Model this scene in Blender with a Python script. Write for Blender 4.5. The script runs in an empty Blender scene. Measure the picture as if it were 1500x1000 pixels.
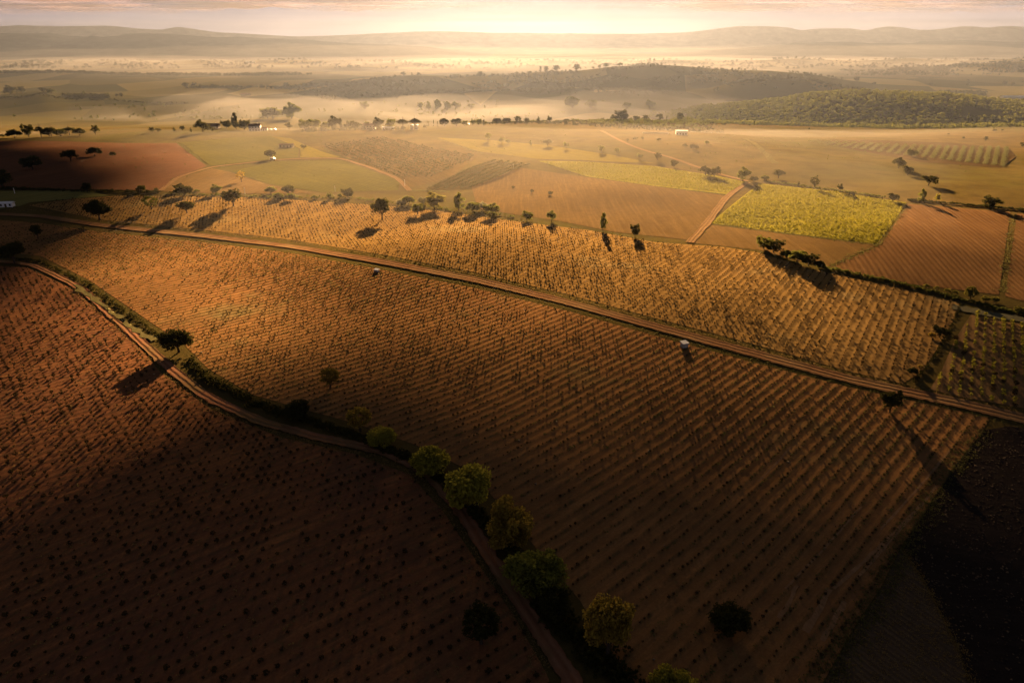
import bpy, math, random
import numpy as np
from mathutils import Vector
from mathutils.geometry import delaunay_2d_cdt

random.seed(7); RNG = np.random.default_rng(7)
SC = bpy.context.scene; COL = SC.collection
H = 90.0; F = 1000.0; PITCH = math.atan(444/1000.0)
CP, SP = math.cos(PITCH), math.sin(PITCH)
SUN_EL = math.radians(11.5); SUN_AZ = math.radians(2.6)

# ------------------------------------------------------------------ terrain
KY = [60,180,300,420,520,650,800,900,1050,1300,1600,1900,2300,2700,3300,4500,5500,7000,20000]
FLAT = None
def z_of(Y, py):
    v = py-500.0
    return H - Y*(F*SP+v*CP)/(F*CP-v*SP)
# picture height (of 1000) at which the ground of each distance lies, per viewing direction
PROF = {
 -500:[290,255,222,200,198,188,172,152,136,126,114,100,88,76],
 0:   [290,250,218,199,200,190,172,151,136,126,112,104,88,76],
 200: [286,250,221,193,181,186,172,155,140,128,118,107,90,76],
 375: [290,252,222,192,189,196,172,150,132,127,116,104,88,76],
 550: [295,255,222,188,189,191,170,152,136,119,110,102,88,76],
 750: [296,256,222,193,176,179,166,152,138,122,107,99,88,76],
 950: [293,252,214,190,191,173,167,150,136,118,96,94,86,76],
 1150:[291,250,214,199,203,183,162,145,141,124,107,97,85,76],
 1350:[292,253,222,202,200,191,162,137,139,122,115,98,85,76],
 1500:[292,253,228,207,189,187,172,147,136,122,114,95,84,76],
 2000:[292,253,228,207,189,187,172,147,136,122,114,95,84,76],
}
PXS = sorted(PROF)
LY = np.linspace(math.log(50), math.log(20000), 620)
AZ = np.linspace(-1.4, 1.4, 281)
def build_table():
    cols = []
    for px in PXS:
        z = [0,0,0]+[z_of(Y,p) for Y,p in zip(KY[3:9],PROF[px])]
        z = z+[-56]+[-60]*(len(KY)-len(z)-1)
        cols.append(np.interp(LY, np.log(KY[:len(z)]), z))
    cols = np.array(cols)                                   # columns x distances
    pa = (np.array(PXS)-750)/1094.0
    T = np.array([np.interp(AZ, pa, cols[:,i]) for i in range(len(LY))])
    def blur(A, ax, s):
        r = int(3*s)+1; k = np.exp(-.5*(np.arange(-r,r+1)/s)**2); k /= k.sum()
        P = np.pad(A, [(r,r) if a==ax else (0,0) for a in (0,1)], mode='edge')
        return np.apply_along_axis(lambda m: np.convolve(m,k,'valid'), ax, P)
    return blur(blur(T,0,4.5),1,6)
TAB = build_table()
_r = random.Random(3)
WAVES = []
for wl, amp in ((46,.10),(60,.16),(75,.22),(95,.32),(120,.42),(150,.5),(190,.6)):
    for k in range(2):
        a = _r.uniform(0,math.pi); WAVES.append((math.cos(a)*2*math.pi/wl, math.sin(a)*2*math.pi/wl, _r.uniform(0,6.28), amp*.55))
FARW = []
for wl, amp in ((210,.9),(290,1.3),(430,2.0),(700,3.0)):
    for k in range(2):
        a = _r.uniform(0,math.pi); FARW.append((math.cos(a)*2*math.pi/wl, math.sin(a)*2*math.pi/wl, _r.uniform(0,6.28), amp*.5))
BUMPS = [(-62,112,4.5,42),(60,92,-2.0,38),(-150,190,2.0,50),(120,110,-2.5,45),(-10,300,2.0,60),(150,330,2.5,60),(320,390,3,70)]
# hills beyond the valley: crest line (picture x, y), its distance, how far the slope runs towards and away from the camera
HILLS = [
 (2400,640,420,[(150,185),(215,165),(250,142),(275,135),(330,132),(400,130),(450,126),(500,123),(545,117),(600,111),(660,112),(740,111),(790,106),(850,104),(900,98),(960,95),(1000,97),(1060,102),(1130,104),(1200,110),(1260,120),(1310,132),(1380,160)]),
 (1960,260,200,[(480,165),(540,143),(600,137),(680,134),(760,133),(880,131),(980,137),(1050,129),(1090,120),(1130,116),(1200,119),(1250,128),(1310,136),(1400,160)]),
 (1450,380,260,[(930,200),(960,182),(1000,168),(1040,159),(1100,153),(1160,147),(1200,139),(1260,135),(1300,136),(1350,138),(1400,139),(1440,143),(1500,150),(1600,155),(1750,160)]),
 (1900,420,250,[(-500,150),(-60,140),(0,137),(40,134),(80,140),(140,141),(200,147),(260,148),(330,156),(400,175)]),
 (3300,600,420,[(-500,108),(-50,105),(0,106),(80,105),(150,108),(250,111),(330,117),(390,125),(450,140)]),
 (3700,560,500,[(1180,125),(1240,113),(1285,105),(1340,99),(1400,97),(1450,93),(1500,91),(1600,89),(2000,88)]),
 (5000,500,400,[(-500,92),(-50,93),(60,95),(150,91),(220,94),(285,88),(330,93),(380,89),(430,88),(500,92),(560,96),(620,90),(700,94),(800,89),(900,92),(980,88),(1060,91),(1180,86),(1260,90),(1340,86),(1420,90),(1500,86),(2000,88)]),
]
def hgt(X, Y):
    X = np.asarray(X,float); Y = np.asarray(Y,float)
    Yc = np.clip(Y,50,19999)
    fy = (np.log(Yc)-LY[0])/(LY[1]-LY[0]); fa = (np.clip(X/Yc,-1.399,1.399)-AZ[0])/(AZ[1]-AZ[0])
    iy = np.clip(fy.astype(int),0,len(LY)-2); ia = np.clip(fa.astype(int),0,len(AZ)-2)
    ty = fy-iy; ta = fa-ia
    z = (TAB[iy,ia]*(1-ty)*(1-ta)+TAB[iy+1,ia]*ty*(1-ta)+TAB[iy,ia+1]*(1-ty)*ta+TAB[iy+1,ia+1]*ty*ta)
    for kx,ky,ph,a in WAVES: z = z + a*np.sin(kx*X+ky*Y+ph)*np.exp(-(Y/1600.0)**2)
    g = .7*np.clip((Y-1000)/900.0,0,1)
    for kx,ky,ph,a in FARW: z = z + g*a*np.sin(kx*X+ky*Y+ph)
    pe = 750+1094*X/Yc
    for hy,df,db,prof in HILLS:
        top = z_of(hy, np.interp(pe,[p[0] for p in prof],[p[1] for p in prof]))+60
        s_ = np.where(Y<hy,(hy-Y)/df,(Y-hy)/db)
        zr = -60+top*np.exp(-(1.55*s_)**2)*(1+.05*np.sin(X*.013+Y*.021)*np.clip(s_,0,1))
        z = np.where((top>0)&(zr>z), zr, z)
    for bx,by,a,s in BUMPS: z = z + a*np.exp(-((X-bx)**2+(Y-by)**2)/(2*s*s))
    return z
def h1(x,y): return float(hgt(np.array([x]),np.array([y]))[0])
TS = np.exp(np.linspace(math.log(40), math.log(19000), 1500))
def unproj(px, py):
    """picture point (of 1500 x 1000) -> the ground point it shows"""
    v = py-500.0; fw = F*CP-v*SP; dn = (F*SP+v*CP)/fw; la = (px-750.0)/fw
    d = H-TS*dn-hgt(TS*la, TS)
    i = np.argmax(d<0)
    if d[i]>=0: i = len(TS)-1
    a,b = TS[max(i-1,0)],TS[i]
    for _ in range(25):
        m=(a+b)/2
        if H-m*dn-h1(m*la,m) < 0: b=m
        else: a=m
    return (b*la, b)
def proj(x,y,z):
    dz = H-z; fw = y*CP+dz*SP; dn = dz*CP-y*SP
    return 750+F*x/fw, 500+F*dn/fw, fw
def depth(x,y,z): return y*CP+(H-z)*SP

# ------------------------------------------------------------------ helpers
def mesh_np(name, V, faces, mats, mi=None, smooth=False):
    V = np.asarray(V,np.float32).reshape(-1,3); me = bpy.data.meshes.new(name)
    if isinstance(faces, np.ndarray):
        n,k = faces.shape; me.vertices.add(len(V)); me.vertices.foreach_set('co',V.ravel())
        me.loops.add(n*k); me.loops.foreach_set('vertex_index',faces.astype(np.int32).ravel())
        me.polygons.add(n); me.polygons.foreach_set('loop_start',np.arange(0,n*k,k,dtype=np.int32))
        me.update(calc_edges=True)
    else:
        me.from_pydata([tuple(map(float,v)) for v in V],[],faces)
    for m in (mats if isinstance(mats,(list,tuple)) else [mats]): me.materials.append(m)
    if mi is not None: me.polygons.foreach_set('material_index',np.asarray(mi,np.int32))
    if smooth: me.polygons.foreach_set('use_smooth',np.ones(len(me.polygons),bool))
    me.update(); return me
def link(name, me, parent=None):
    o = bpy.data.objects.new(name, me); COL.objects.link(o)
    if parent is not None: o.parent = parent
    return o
def tag(o, label, cat, group=None):
    o['label']=label; o['category']=cat
    if group: o['group']=group
    return o
def thing(name, label, cat, loc, rz=0, group=None):
    o = link(name, None); o.location=loc; o.rotation_euler=(0,0,rz)
    return tag(o,label,cat,group)
def struct(name, me): o = link(name,me); o['kind']='structure'; return o
def stuff(name, me, label=None):
    o = link(name,me); o['kind']='stuff'
    if label: o['label']=label
    return o

class NT:
    def __init__(s, name, surface=True):
        s.m = bpy.data.materials.new(name); s.m.use_nodes=True; s.t = s.m.node_tree; s.t.nodes.clear()
        s.out = s.t.nodes.new('ShaderNodeOutputMaterial')
    def n(s, typ, ins=None, **props):
        nd = s.t.nodes.new(typ)
        for k,v in props.items(): setattr(nd,k,v)
        for k,v in (ins or {}).items():
            if isinstance(v, bpy.types.NodeSocket): s.t.links.new(v, nd.inputs[k])
            else: nd.inputs[k].default_value = v
        return nd
    def math(s, op, a, b=0.0, clamp=False): return s.n('ShaderNodeMath',{0:a,1:b},operation=op,use_clamp=clamp).outputs[0]
    def mix(s, f, a, b):
        nd = s.n('ShaderNodeMix',data_type='RGBA')
        for sock,v in ((nd.inputs[0],f),(nd.inputs[6],a),(nd.inputs[7],b)):
            if isinstance(v, bpy.types.NodeSocket): s.t.links.new(v,sock)
            else: sock.default_value = v if not isinstance(v,tuple) else (*v,1)[:4]
        return nd.outputs[2]
    def noise(s, vec, scale, det=4, rough=.6): return s.n('ShaderNodeTexNoise',{'Vector':vec,'Scale':scale,'Detail':det,'Roughness':rough}).outputs[0]
    def ramp(s, f, a, b):
        return s.n('ShaderNodeMapRange',{0:f,1:a,2:b,3:0.0,4:1.0}).outputs[0]
    def done(s, col, rough=.95, spec=.1, bump=None):
        b = s.n('ShaderNodeBsdfPrincipled',{'Roughness':rough,'Specular IOR Level':spec})
        if isinstance(col,bpy.types.NodeSocket): s.t.links.new(col,b.inputs['Base Color'])
        else: b.inputs['Base Color'].default_value=(*col,1)
        if bump is not None: s.t.links.new(bump,b.inputs['Normal'])
        s.t.links.new(b.outputs[0],s.out.inputs[0]); return s.m

def soil(name, c1, c2, c3=None, rows=None, strip=None, stripamt=.6, bumpd=.25, patch=None, patch_scale=.02, weed=0.0, cross=0.0):
    """earth: large and small mottling, optional planting rows (angle, spacing, phase) with a strip of weeds or a ridge along each row"""
    T = NT(name); pos = T.n('ShaderNodeNewGeometry').outputs['Position']
    nbig = T.noise(pos,.018,5,.62); nmid = T.noise(pos,.22,5,.7); nfine = T.noise(pos,2.3,4,.75)
    col = T.mix(T.ramp(nbig,.35,.66),c1,c2)
    col = T.mix(T.math('MULTIPLY',T.ramp(nmid,.38,.72),.6),col,c3 or tuple(x*.72 for x in c1))
    if patch is not None:
        pn = T.noise(pos,patch_scale,6,.65)
        col = T.mix(T.math('MULTIPLY',T.ramp(pn,.56,.68),.75),col,patch)
    st_az = rows[0] if rows else bumpd*9
    stk = T.n('ShaderNodeVectorRotate',{'Vector':pos,'Angle':st_az},rotation_type='Z_AXIS').outputs[0]
    streak = T.noise(T.n('ShaderNodeMapping',{'Vector':stk,'Scale':(.55,.018,1)}).outputs[0],1.0,6,.72)
    col = T.mix(T.math('MULTIPLY',T.ramp(streak,.44,.66),.45),col,tuple(x*.6 for x in c1))
    col = T.mix(T.math('MULTIPLY',T.ramp(streak,.47,.32),.4),col,tuple(min(1,x*1.3) for x in c2))
    h = T.math('MULTIPLY',nfine,.22); h = T.math('ADD',h,T.math('MULTIPLY',nmid,.3)); h = T.math('ADD',h,T.math('MULTIPLY',streak,.25))
    if rows:
        az, s, ph = rows; nx, ny = math.cos(az), -math.sin(az)      # across the rows
        warp = T.math('MULTIPLY',T.noise(pos,.12,2),.14)
        d = T.n('ShaderNodeVectorMath',{0:pos,1:(nx/s,ny/s,0)},operation='DOT_PRODUCT').outputs['Value']
        d = T.math('ADD',T.math('ADD',d,-ph),T.math('ADD',warp,-.07))
        c = T.math('COSINE',T.math('MULTIPLY',d,2*math.pi))
        band = T.ramp(c,.1,.95)
        if strip is not None:
            al = T.n('ShaderNodeMapping',{'Vector':pos,'Rotation':(0,0,az),'Scale':(1.0,.22,1)}).outputs[0]
            gap = T.ramp(T.noise(al,.55,5,.7),.40,.62)
            col = T.mix(T.math('MULTIPLY',T.math('MULTIPLY',band,gap),stripamt),col,strip)
        h = T.math('ADD',h,T.math('MULTIPLY',c,.16))
        if cross:
            d2 = T.n('ShaderNodeVectorMath',{0:pos,1:(math.sin(az)/s,math.cos(az)/s,0)},operation='DOT_PRODUCT').outputs['Value']
            h = T.math('ADD',h,T.math('MULTIPLY',T.math('COSINE',T.math('MULTIPLY',d2,2*math.pi)),cross))
    col = T.mix(T.math('MULTIPLY',T.ramp(nfine,.42,.7),.5),col,tuple(x*.5 for x in c1))
    if weed:
        col = T.mix(T.math('MULTIPLY',T.ramp(T.noise(pos,.9,3,.6),.60,.70),weed),col,(.10,.11,.035))
    b = T.n('ShaderNodeBump',{'Height':h,'Distance':bumpd,'Strength':1.0})
    return T.done(col,.98,0.0,b.outputs[0])

def leaf(name, dark, light, trans=.4):
    T = NT(name); pos = T.n('ShaderNodeNewGeometry').outputs['Position']
    oi = T.n('ShaderNodeObjectInfo').outputs['Random']
    f = T.math('ADD',T.math('MULTIPLY',T.ramp(T.noise(pos,.9,3),.3,.7),.75),T.math('MULTIPLY',oi,.25))
    col = T.mix(f,dark,light)
    a = T.n('ShaderNodeBsdfDiffuse',{'Color':col}); b = T.n('ShaderNodeBsdfTranslucent',{'Color':T.mix(.5,col,light)})
    m = T.n('ShaderNodeMixShader',{0:trans,1:a.outputs[0],2:b.outputs[0]})
    T.t.links.new(m.outputs[0],T.out.inputs[0]); return T.m
def paint(name, col, rough=.7, var=.25, scale=1.5):
    T = NT(name); pos = T.n('ShaderNodeNewGeometry').outputs['Position']
    return T.done(T.mix(T.ramp(T.noise(pos,scale,5,.7),.35,.7),col,tuple(c*(1-var) for c in col)),rough,.3)

M = {}
M['bark']=paint('bark',(.07,.05,.035),.95,.5,3)
M['oak_leaf']=leaf('oak_leaf',(.03,.032,.010),(.075,.07,.02),.32)
M['green_leaf']=leaf('green_leaf',(.055,.065,.016),(.14,.14,.03),.45)
M['yellow_leaf']=leaf('yellow_leaf',(.09,.09,.02),(.22,.19,.04),.45)
M['sunlit_rust_leaf']=leaf('sunlit_rust_leaf',(.22,.16,.03),(.50,.36,.06),.6); M['sunlit_green_leaf']=leaf('sunlit_green_leaf',(.12,.14,.026),(.30,.29,.05),.55)  # rust and green copies brightened to paint sunlight onto the near crowns
M['sunlit_yellow_leaf']=leaf('sunlit_yellow_leaf',(.20,.20,.03),(.50,.44,.06),.65)  # brighter copy of the yellow leaf, sunlight put into its colour
M['rust_leaf']=leaf('rust_leaf',(.15,.105,.026),(.36,.25,.045),.55)
M['pale_leaf']=leaf('pale_leaf',(.12,.12,.07),(.26,.25,.15),.35)
M['olive_leaf']=leaf('olive_leaf',(.065,.07,.03),(.125,.125,.052),.35)
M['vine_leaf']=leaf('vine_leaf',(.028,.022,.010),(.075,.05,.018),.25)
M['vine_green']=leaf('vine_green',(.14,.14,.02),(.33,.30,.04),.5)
M['weed']=leaf('weed',(.06,.065,.022),(.15,.14,.045),.35)
M['dry']=leaf('dry',(.16,.11,.04),(.30,.21,.08),.35)

# ------------------------------------------------------------------ ground sheet
def ground():
    rings = np.exp(np.arange(math.log(12), math.log(19500), .0095))
    th = np.concatenate([np.linspace(-math.pi,-1.0,50,endpoint=False),np.linspace(-1.0,1.0,460),np.linspace(1.0,math.pi,50,endpoint=False)[1:]])
    R,A = np.meshgrid(rings,th,indexing='ij'); X = R*np.sin(A); Y = R*np.cos(A)
    Z = hgt(X,Y); V = np.stack([X,Y,Z],-1).reshape(-1,3)
    nr,na = R.shape; i = np.arange(nr-1)[:,None]; j = np.arange(na)[None,:]; j2=(j+1)%na
    q = np.stack([i*na+j, (i+1)*na+j, (i+1)*na+j2, i*na+j2],-1).reshape(-1,4)[:,::-1]
    T = NT('dry_grassland'); pos = T.n('ShaderNodeNewGeometry').outputs['Position']
    nb = T.noise(pos,.0045,6,.6); nm = T.noise(pos,.05,6,.68); nf = T.noise(pos,1.1,5,.75)
    col = T.mix(T.ramp(nb,.38,.64),(.112,.078,.026),(.072,.066,.018))
    col = T.mix(T.math('MULTIPLY',T.ramp(nm,.42,.7),.8),col,(.055,.04,.016))
    col = T.mix(T.math('MULTIPLY',T.ramp(nf,.42,.75),.5),col,(.05,.036,.014))
    cell = T.n('ShaderNodeTexVoronoi',{'Vector':T.n('ShaderNodeMapping',{'Vector':pos,'Scale':(.0042,.0024,0)}).outputs[0],'Scale':1.0})
    far = T.ramp(T.n('ShaderNodeSeparateXYZ',{0:pos}).outputs[1],1050,1500)
    sep = T.n('ShaderNodeSeparateColor',{0:cell.outputs['Color']})
    fc = T.mix(T.ramp(sep.outputs[0],.4,.95),(.05,.05,.018),(.17,.14,.05))
    col = T.mix(T.math('MULTIPLY',far,.8),col,fc)
    b = T.n('ShaderNodeBump',{'Height':T.math('ADD',T.math('MULTIPLY',nm,.8),T.math('MULTIPLY',nf,.25)),'Distance':.5,'Strength':1.0})
    return struct('ground',mesh_np('ground',V,q,T.done(col,.98,0.0,b.outputs[0]),smooth=True))
ground()

def world_poly(pix, step=14, worldpts=False):
    out=[]; n=len(pix)
    for k in range(n):
        (x0,y0),(x1,y1)=pix[k],pix[(k+1)%n]
        m=max(1,int(math.hypot(x1-x0,y1-y0)/step))
        for t in range(m): out.append(unproj(x0+(x1-x0)*t/m, y0+(y1-y0)*t/m))
    return np.array(out)
def inside(P, poly):
    x,y = P[:,0],P[:,1]; r=np.zeros(len(P),bool); n=len(poly); j=n-1
    for i in range(n):
        xi,yi=poly[i]; xj,yj=poly[j]
        if yi!=yj: r ^= ((yi>y)!=(yj>y)) & (x < (xj-xi)*(y-yi)/(yj-yi)+xi)
        j=i
    return r
def drape(poly, res, off):
    lo,hi=poly.min(0),poly.max(0)
    gx=np.arange(lo[0],hi[0],res); gy=np.arange(lo[1],hi[1],res)
    G=np.stack(np.meshgrid(gx,gy),-1).reshape(-1,2); G=G+RNG.uniform(-.25,.25,G.shape)*res
    G=G[inside(G,poly)]
    d=np.full(len(G),1e9)
    for p in poly: d=np.minimum(d,((G-p)**2).sum(1))
    G=G[d>(res*.45)**2]
    pts=[Vector(p) for p in poly]+[Vector(p) for p in G]
    n=len(poly)
    v,e,f,*_=delaunay_2d_cdt(pts,[(i,(i+1)%n) for i in range(n)],[],1,1e-4)
    v=np.array([(p.x,p.y) for p in v])
    V=np.column_stack([v,hgt(v[:,0],v[:,1])+off])
    F_=np.array([t for t in f if len(t)==3])
    a,b,c=V[F_[:,0]],V[F_[:,1]],V[F_[:,2]]
    nz=(b[:,0]-a[:,0])*(c[:,1]-a[:,1])-(b[:,1]-a[:,1])*(c[:,0]-a[:,0])
    F_[nz<0]=F_[nz<0][:,::-1]
    return V,F_
FIELD_N=[0]
def field(pix, mat, res=None, off=None, name='field'):
    poly=world_poly(pix)
    ext=max(poly.max(0)-poly.min(0)); res=res or max(3.0,ext/75)
    FIELD_N[0]+=1
    if off is None: off=.05+.004*FIELD_N[0]+.00022*max(0,poly[:,1].mean()-250)
    V,F_=drape(poly,res,off)
    struct(name,mesh_np(name,V,F_,mat,smooth=True)); return poly
def ribbon(name, pix, width, mat, off=.12, wob=.12, step=6):
    pts=[]
    for (x0,y0),(x1,y1) in zip(pix,pix[1:]):
        m=max(1,int(math.hypot(x1-x0,y1-y0)/step))
        for t in range(m): pts.append(unproj(x0+(x1-x0)*t/m,y0+(y1-y0)*t/m))
    pts.append(unproj(*pix[-1])); P=np.array(pts)
    for _ in range(6): P[1:-1]=(P[:-2]+2*P[1:-1]+P[2:])/4
    D=np.gradient(P,axis=0); D/=np.linalg.norm(D,axis=1)[:,None]+1e-9; N=np.stack([D[:,1],-D[:,0]],-1)
    L=9; rows=[]
    for k in range(L):
        u=(k/(L-1)-.5)
        w=width*(1+wob*RNG.normal(size=len(P))*(abs(u)>.45))
        q=P+N*(u*w)[:,None]
        rows.append(np.column_stack([q,hgt(q[:,0],q[:,1])+off+.00022*np.maximum(0,q[:,1]-250)]))
    V=np.stack(rows,1); n=len(P); i=np.arange(n-1)[:,None]; j=np.arange(L-1)[None,:]
    f=np.stack([i*L+j,i*L+j+1,(i+1)*L+j+1,(i+1)*L+j],-1).reshape(-1,4)
    V=V.reshape(-1,3); me=mesh_np(name,V,f,mat,smooth=True)
    if me.polygons[0].normal.z<0: me.flip_normals()
    # across-the-track coordinate (metres) for the ruts
    at=me.attributes.new('across','FLOAT','POINT'); at.data.foreach_set('value',np.tile((np.arange(L)/(L-1)-.5)*width,n).astype(np.float32))
    return struct(name,me), P

def track_mat(name, base, rut, ruts, grass=None):
    T=NT(name); pos=T.n('ShaderNodeNewGeometry').outputs['Position']
    a=T.n('ShaderNodeAttribute',attribute_name='across').outputs['Fac']
    a=T.math('ADD',a,T.math('MULTIPLY',T.math('ADD',T.noise(pos,.15,3),-.5),1.2))
    col=T.mix(T.ramp(T.noise(pos,.3,5,.7),.35,.7),base,tuple(c*.7 for c in base))
    acc=None
    for r in ruts:
        g=T.ramp(T.math('ABSOLUTE',T.math('ADD',a,-r)),.6,.15)
        acc=g if acc is None else T.math('MAXIMUM',acc,g)
    col=T.mix(T.math('MULTIPLY',T.math('MULTIPLY',acc,T.ramp(T.noise(pos,.25,4),.3,.6)),.75),col,rut)
    if grass is not None:
        col=T.mix(T.math('MULTIPLY',T.ramp(T.noise(pos,.05,5,.6),.47,.6),.8),col,grass)
    h=T.math('ADD',T.math('MULTIPLY',acc,-.5),T.math('MULTIPLY',T.noise(pos,1.5,4,.7),.4))
    b=T.n('ShaderNodeBump',{'Height':h,'Distance':.3})
    return T.done(col,.98,0.0,b.outputs[0])

# ------------------------------------------------------------------ field polygons (traced, then laid on the terrain)
R45=math.radians
ROW_A=(R45(50),2.5,0.0); ROW_B=(R45(45),2.7,0.0); ROW_C=(R45(33.3),2.75,0.0); ROW_D=(R45(33),2.6,.0)
A_PIX=[(-70,386),(40,392),(110,425),(190,492),(235,545),(310,600),(410,640),(520,665),(600,695),(650,750),(700,825),(755,905),(800,985),(830,1060),(300,1090),(-300,1060)]
B_PIX=[(-30,320),(60,327),(150,340),(300,355),(430,371),(560,395),(700,423),(830,455),(960,492),(1100,530),(1240,566),(1320,583),(1450,612),(1438,634),(1400,680),(1360,740),(1320,800),(1290,860),(1250,920),(1205,1000),(1180,1070),(960,1080),(910,985),(850,880),(775,790),(690,690),(610,652),(520,620),(440,598),(370,578),(305,540),(270,505),(215,468),(130,410),(60,375),(-30,366)]
C_PIX=[(42,301),(100,292),(170,287),(330,288),(450,294),(560,301),(650,310),(760,325),(860,337),(960,355),(1060,362),(1110,370),(1200,397),(1300,418),(1410,445),(1380,500),(1350,545),(1322,562),(1240,543),(1100,503),(960,466),(830,431),(700,400),(560,373),(430,352),(300,337),(150,322)]
D_PIX=[(1424,458),(1480,470),(1560,486),(1600,620),(1500,598),(1400,580),(1362,570),(1378,545),(1400,495)]
E1_PIX=[(1442,630),(1480,624),(1620,650),(1640,1080),(1450,1080),(1405,950),(1360,860),(1322,800),(1362,740),(1402,680)]
E2_PIX=[(1320,802),(1358,862),(1403,952),(1448,1080),(1182,1072),(1207,1001),(1252,922),(1292,862)]

polyA=field(A_PIX,soil('red_earth',(.20,.085,.045),(.33,.14,.05),(.10,.055,.035),ROW_A,(.10,.065,.035),.75,.2,weed=.35,cross=.08,patch=(.36,.17,.055),patch_scale=.012),3.5)
polyB=field(B_PIX,soil('brown_earth',(.24,.12,.048),(.32,.165,.06),(.14,.072,.033),ROW_B,(.085,.062,.03),.9,.32,patch=(.17,.16,.07),patch_scale=.016,weed=.3),4.5)
polyC=field(C_PIX,soil('ochre_earth',(.25,.15,.052),(.31,.19,.06),(.18,.105,.04),ROW_C,(.15,.09,.04),.5,.22,patch=(.29,.22,.10),patch_scale=.02,cross=.06),5)
polyD=field(D_PIX,soil('weedy_earth',(.22,.13,.06),(.19,.13,.05),None,ROW_D,(.12,.11,.03),.7,.3,weed=.6),3.5)
polyE1=field(E1_PIX,soil('black_ploughland',(.026,.020,.018),(.034,.027,.022),(.016,.013,.012),bumpd=.9),2.5)
polyE2=field(E2_PIX,soil('striped_ploughland',(.09,.065,.045),(.11,.08,.05),(.05,.04,.03),(R45(-27),1.15,0.0),(.17,.12,.065),.55,.35),2.5)
GREEN=soil('green_vineyard',(.21,.19,.022),(.27,.235,.028),(.13,.115,.02),(R45(-60),2.6,0),(.20,.16,.03),.5,.6)
GREEN2=soil('olive_green_vineyard',(.085,.078,.015),(.115,.10,.017),(.06,.053,.012),(R45(-48),3.2,0),(.055,.05,.015),.7,.5)
OCHRE=soil('yellow_vineyard',(.145,.118,.018),(.19,.15,.02),(.10,.08,.014),(R45(-35),3,0),(.10,.09,.02),.5,.4)
DRY=soil('stubble_field',(.13,.082,.032),(.16,.10,.036),(.09,.058,.024),bumpd=.35,rows=None)
RED=soil('ploughed_red_field',(.13,.064,.035),(.155,.074,.038),(.095,.048,.027),bumpd=.4)
PLOW=soil('ploughed_brown_field',(.15,.082,.036),(.18,.10,.04),(.11,.06,.03),(R45(14),2.4,0),(.15,.09,.045),.5,.35,bumpd=.4) if False else soil('ploughed_brown_field',(.15,.082,.036),(.18,.10,.04),(.11,.06,.03),(R45(14),2.4,0),(.15,.09,.045),.5,.4)
GOLD=soil('golden_field',(.26,.145,.04),(.29,.165,.045),(.21,.115,.035),bumpd=.4)
LIME=soil('pale_green_field',(.17,.16,.05),(.21,.19,.06),(.13,.12,.04),bumpd=.4)
field([(1112,269),(1220,280),(1328,297),(1306,330),(1285,357),(1180,345),(1040,327),(1075,298)],GREEN)
field([(788,236),(850,237),(960,244),(1050,258),(1097,268),(1066,285),(960,273),(860,259)],GREEN)
field([(762,246),(860,260),(1064,287),(1038,322),(1012,352),(900,340),(820,324),(700,306),(690,272)],DRY)
field([(1014,356),(1042,330),(1180,347),(1284,360),(1212,391),(1190,388),(1110,366)],DRY)
field([(1331,299),(1480,311),(1463,432),(1300,412),(1216,391),(1290,359)],PLOW)
field([(1490,313),(1620,325),(1640,478),(1472,434)],PLOW)
field([(-60,206),(80,207),(180,210),(258,210),(303,244),(252,262),(236,279),(120,279),(-60,274)],RED)
field([(264,209),(330,203),(396,199),(438,218),(436,231),(392,235),(308,243)],GREEN2)
field([(398,200),(425,203),(470,222),(500,231),(440,231),(440,218)],OCHRE)
field([(338,251),(402,237),(500,235),(586,265),(583,279),(470,282),(395,270)],GREEN2)
field([(252,264),(310,247),(336,252),(393,271),(460,283),(330,284),(240,281)],DRY)
field([(640,202),(720,206),(800,213),(900,228),(960,240),(850,235),(785,233),(700,222)],OCHRE)
field([(470,214),(560,200),(640,218),(700,228),(660,262),(600,275),(590,262),(510,232)],soil('orchard_floor',(.105,.07,.025),(.125,.08,.028),None,(R45(-30),4,0),(.12,.095,.035),.6,.3))
field([(1195,206),(1270,205),(1400,210),(1478,218),(1488,230),(1466,246),(1350,238),(1250,220)],soil('grove_floor',(.075,.05,.022),(.09,.06,.026),bumpd=.3))
field([(-40,313),(30,302),(44,297),(160,287),(130,280),(-40,280)],LIME)

# tracks and paths
TRK=track_mat('track_earth',(.20,.108,.052),(.10,.055,.035),(-.95,.95),(.20,.125,.06))
PTH=track_mat('path_earth',(.22,.10,.055),(.27,.14,.08),(-.75,.75),(.15,.10,.045))
LANE=track_mat('lane_gravel',(.22,.135,.062),(.15,.09,.045),(-.8,.8))
T1=[(-40,312),(60,317),(150,331),(300,346),(430,362),(560,384),(700,411),(830,443),(960,479),(1100,517),(1240,555),(1320,573),(1400,590),(1500,614),(1600,638)]
ribbon('dirt_track',T1,5.2,TRK,.30,.06)
PATH=[(-50,379),(50,388),(115,420),(190,484),(240,532),(300,580),(380,618),(470,642),(570,664),(630,695),(680,755),(730,835),(780,910),(830,985),(870,1050)]
_,PATHW=ribbon('dirt_path',PATH,3.0,PTH,.32,.1)
ribbon('farm_lane',[(236,280),(252,263),(310,245),(400,235),(450,232.5),(500,232),(540,245),(588,264),(600,280)],3.5,LANE,.30)
ribbon('farm_lane',[(1095,268),(1066,286),(1038,325),(1010,356)],4,LANE,.34)
ribbon('farm_lane',[(880,192),(905,205),(930,217),(985,232),(1045,253),(1095,266)],3.5,LANE,.30)
ribbon('grass_bank',[(110,418),(150,447),(190,478),(225,500)],1.7,soil('bank_grass',(.15,.13,.055),(.19,.165,.07),(.11,.095,.04),bumpd=.3),.40,.9)
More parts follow.
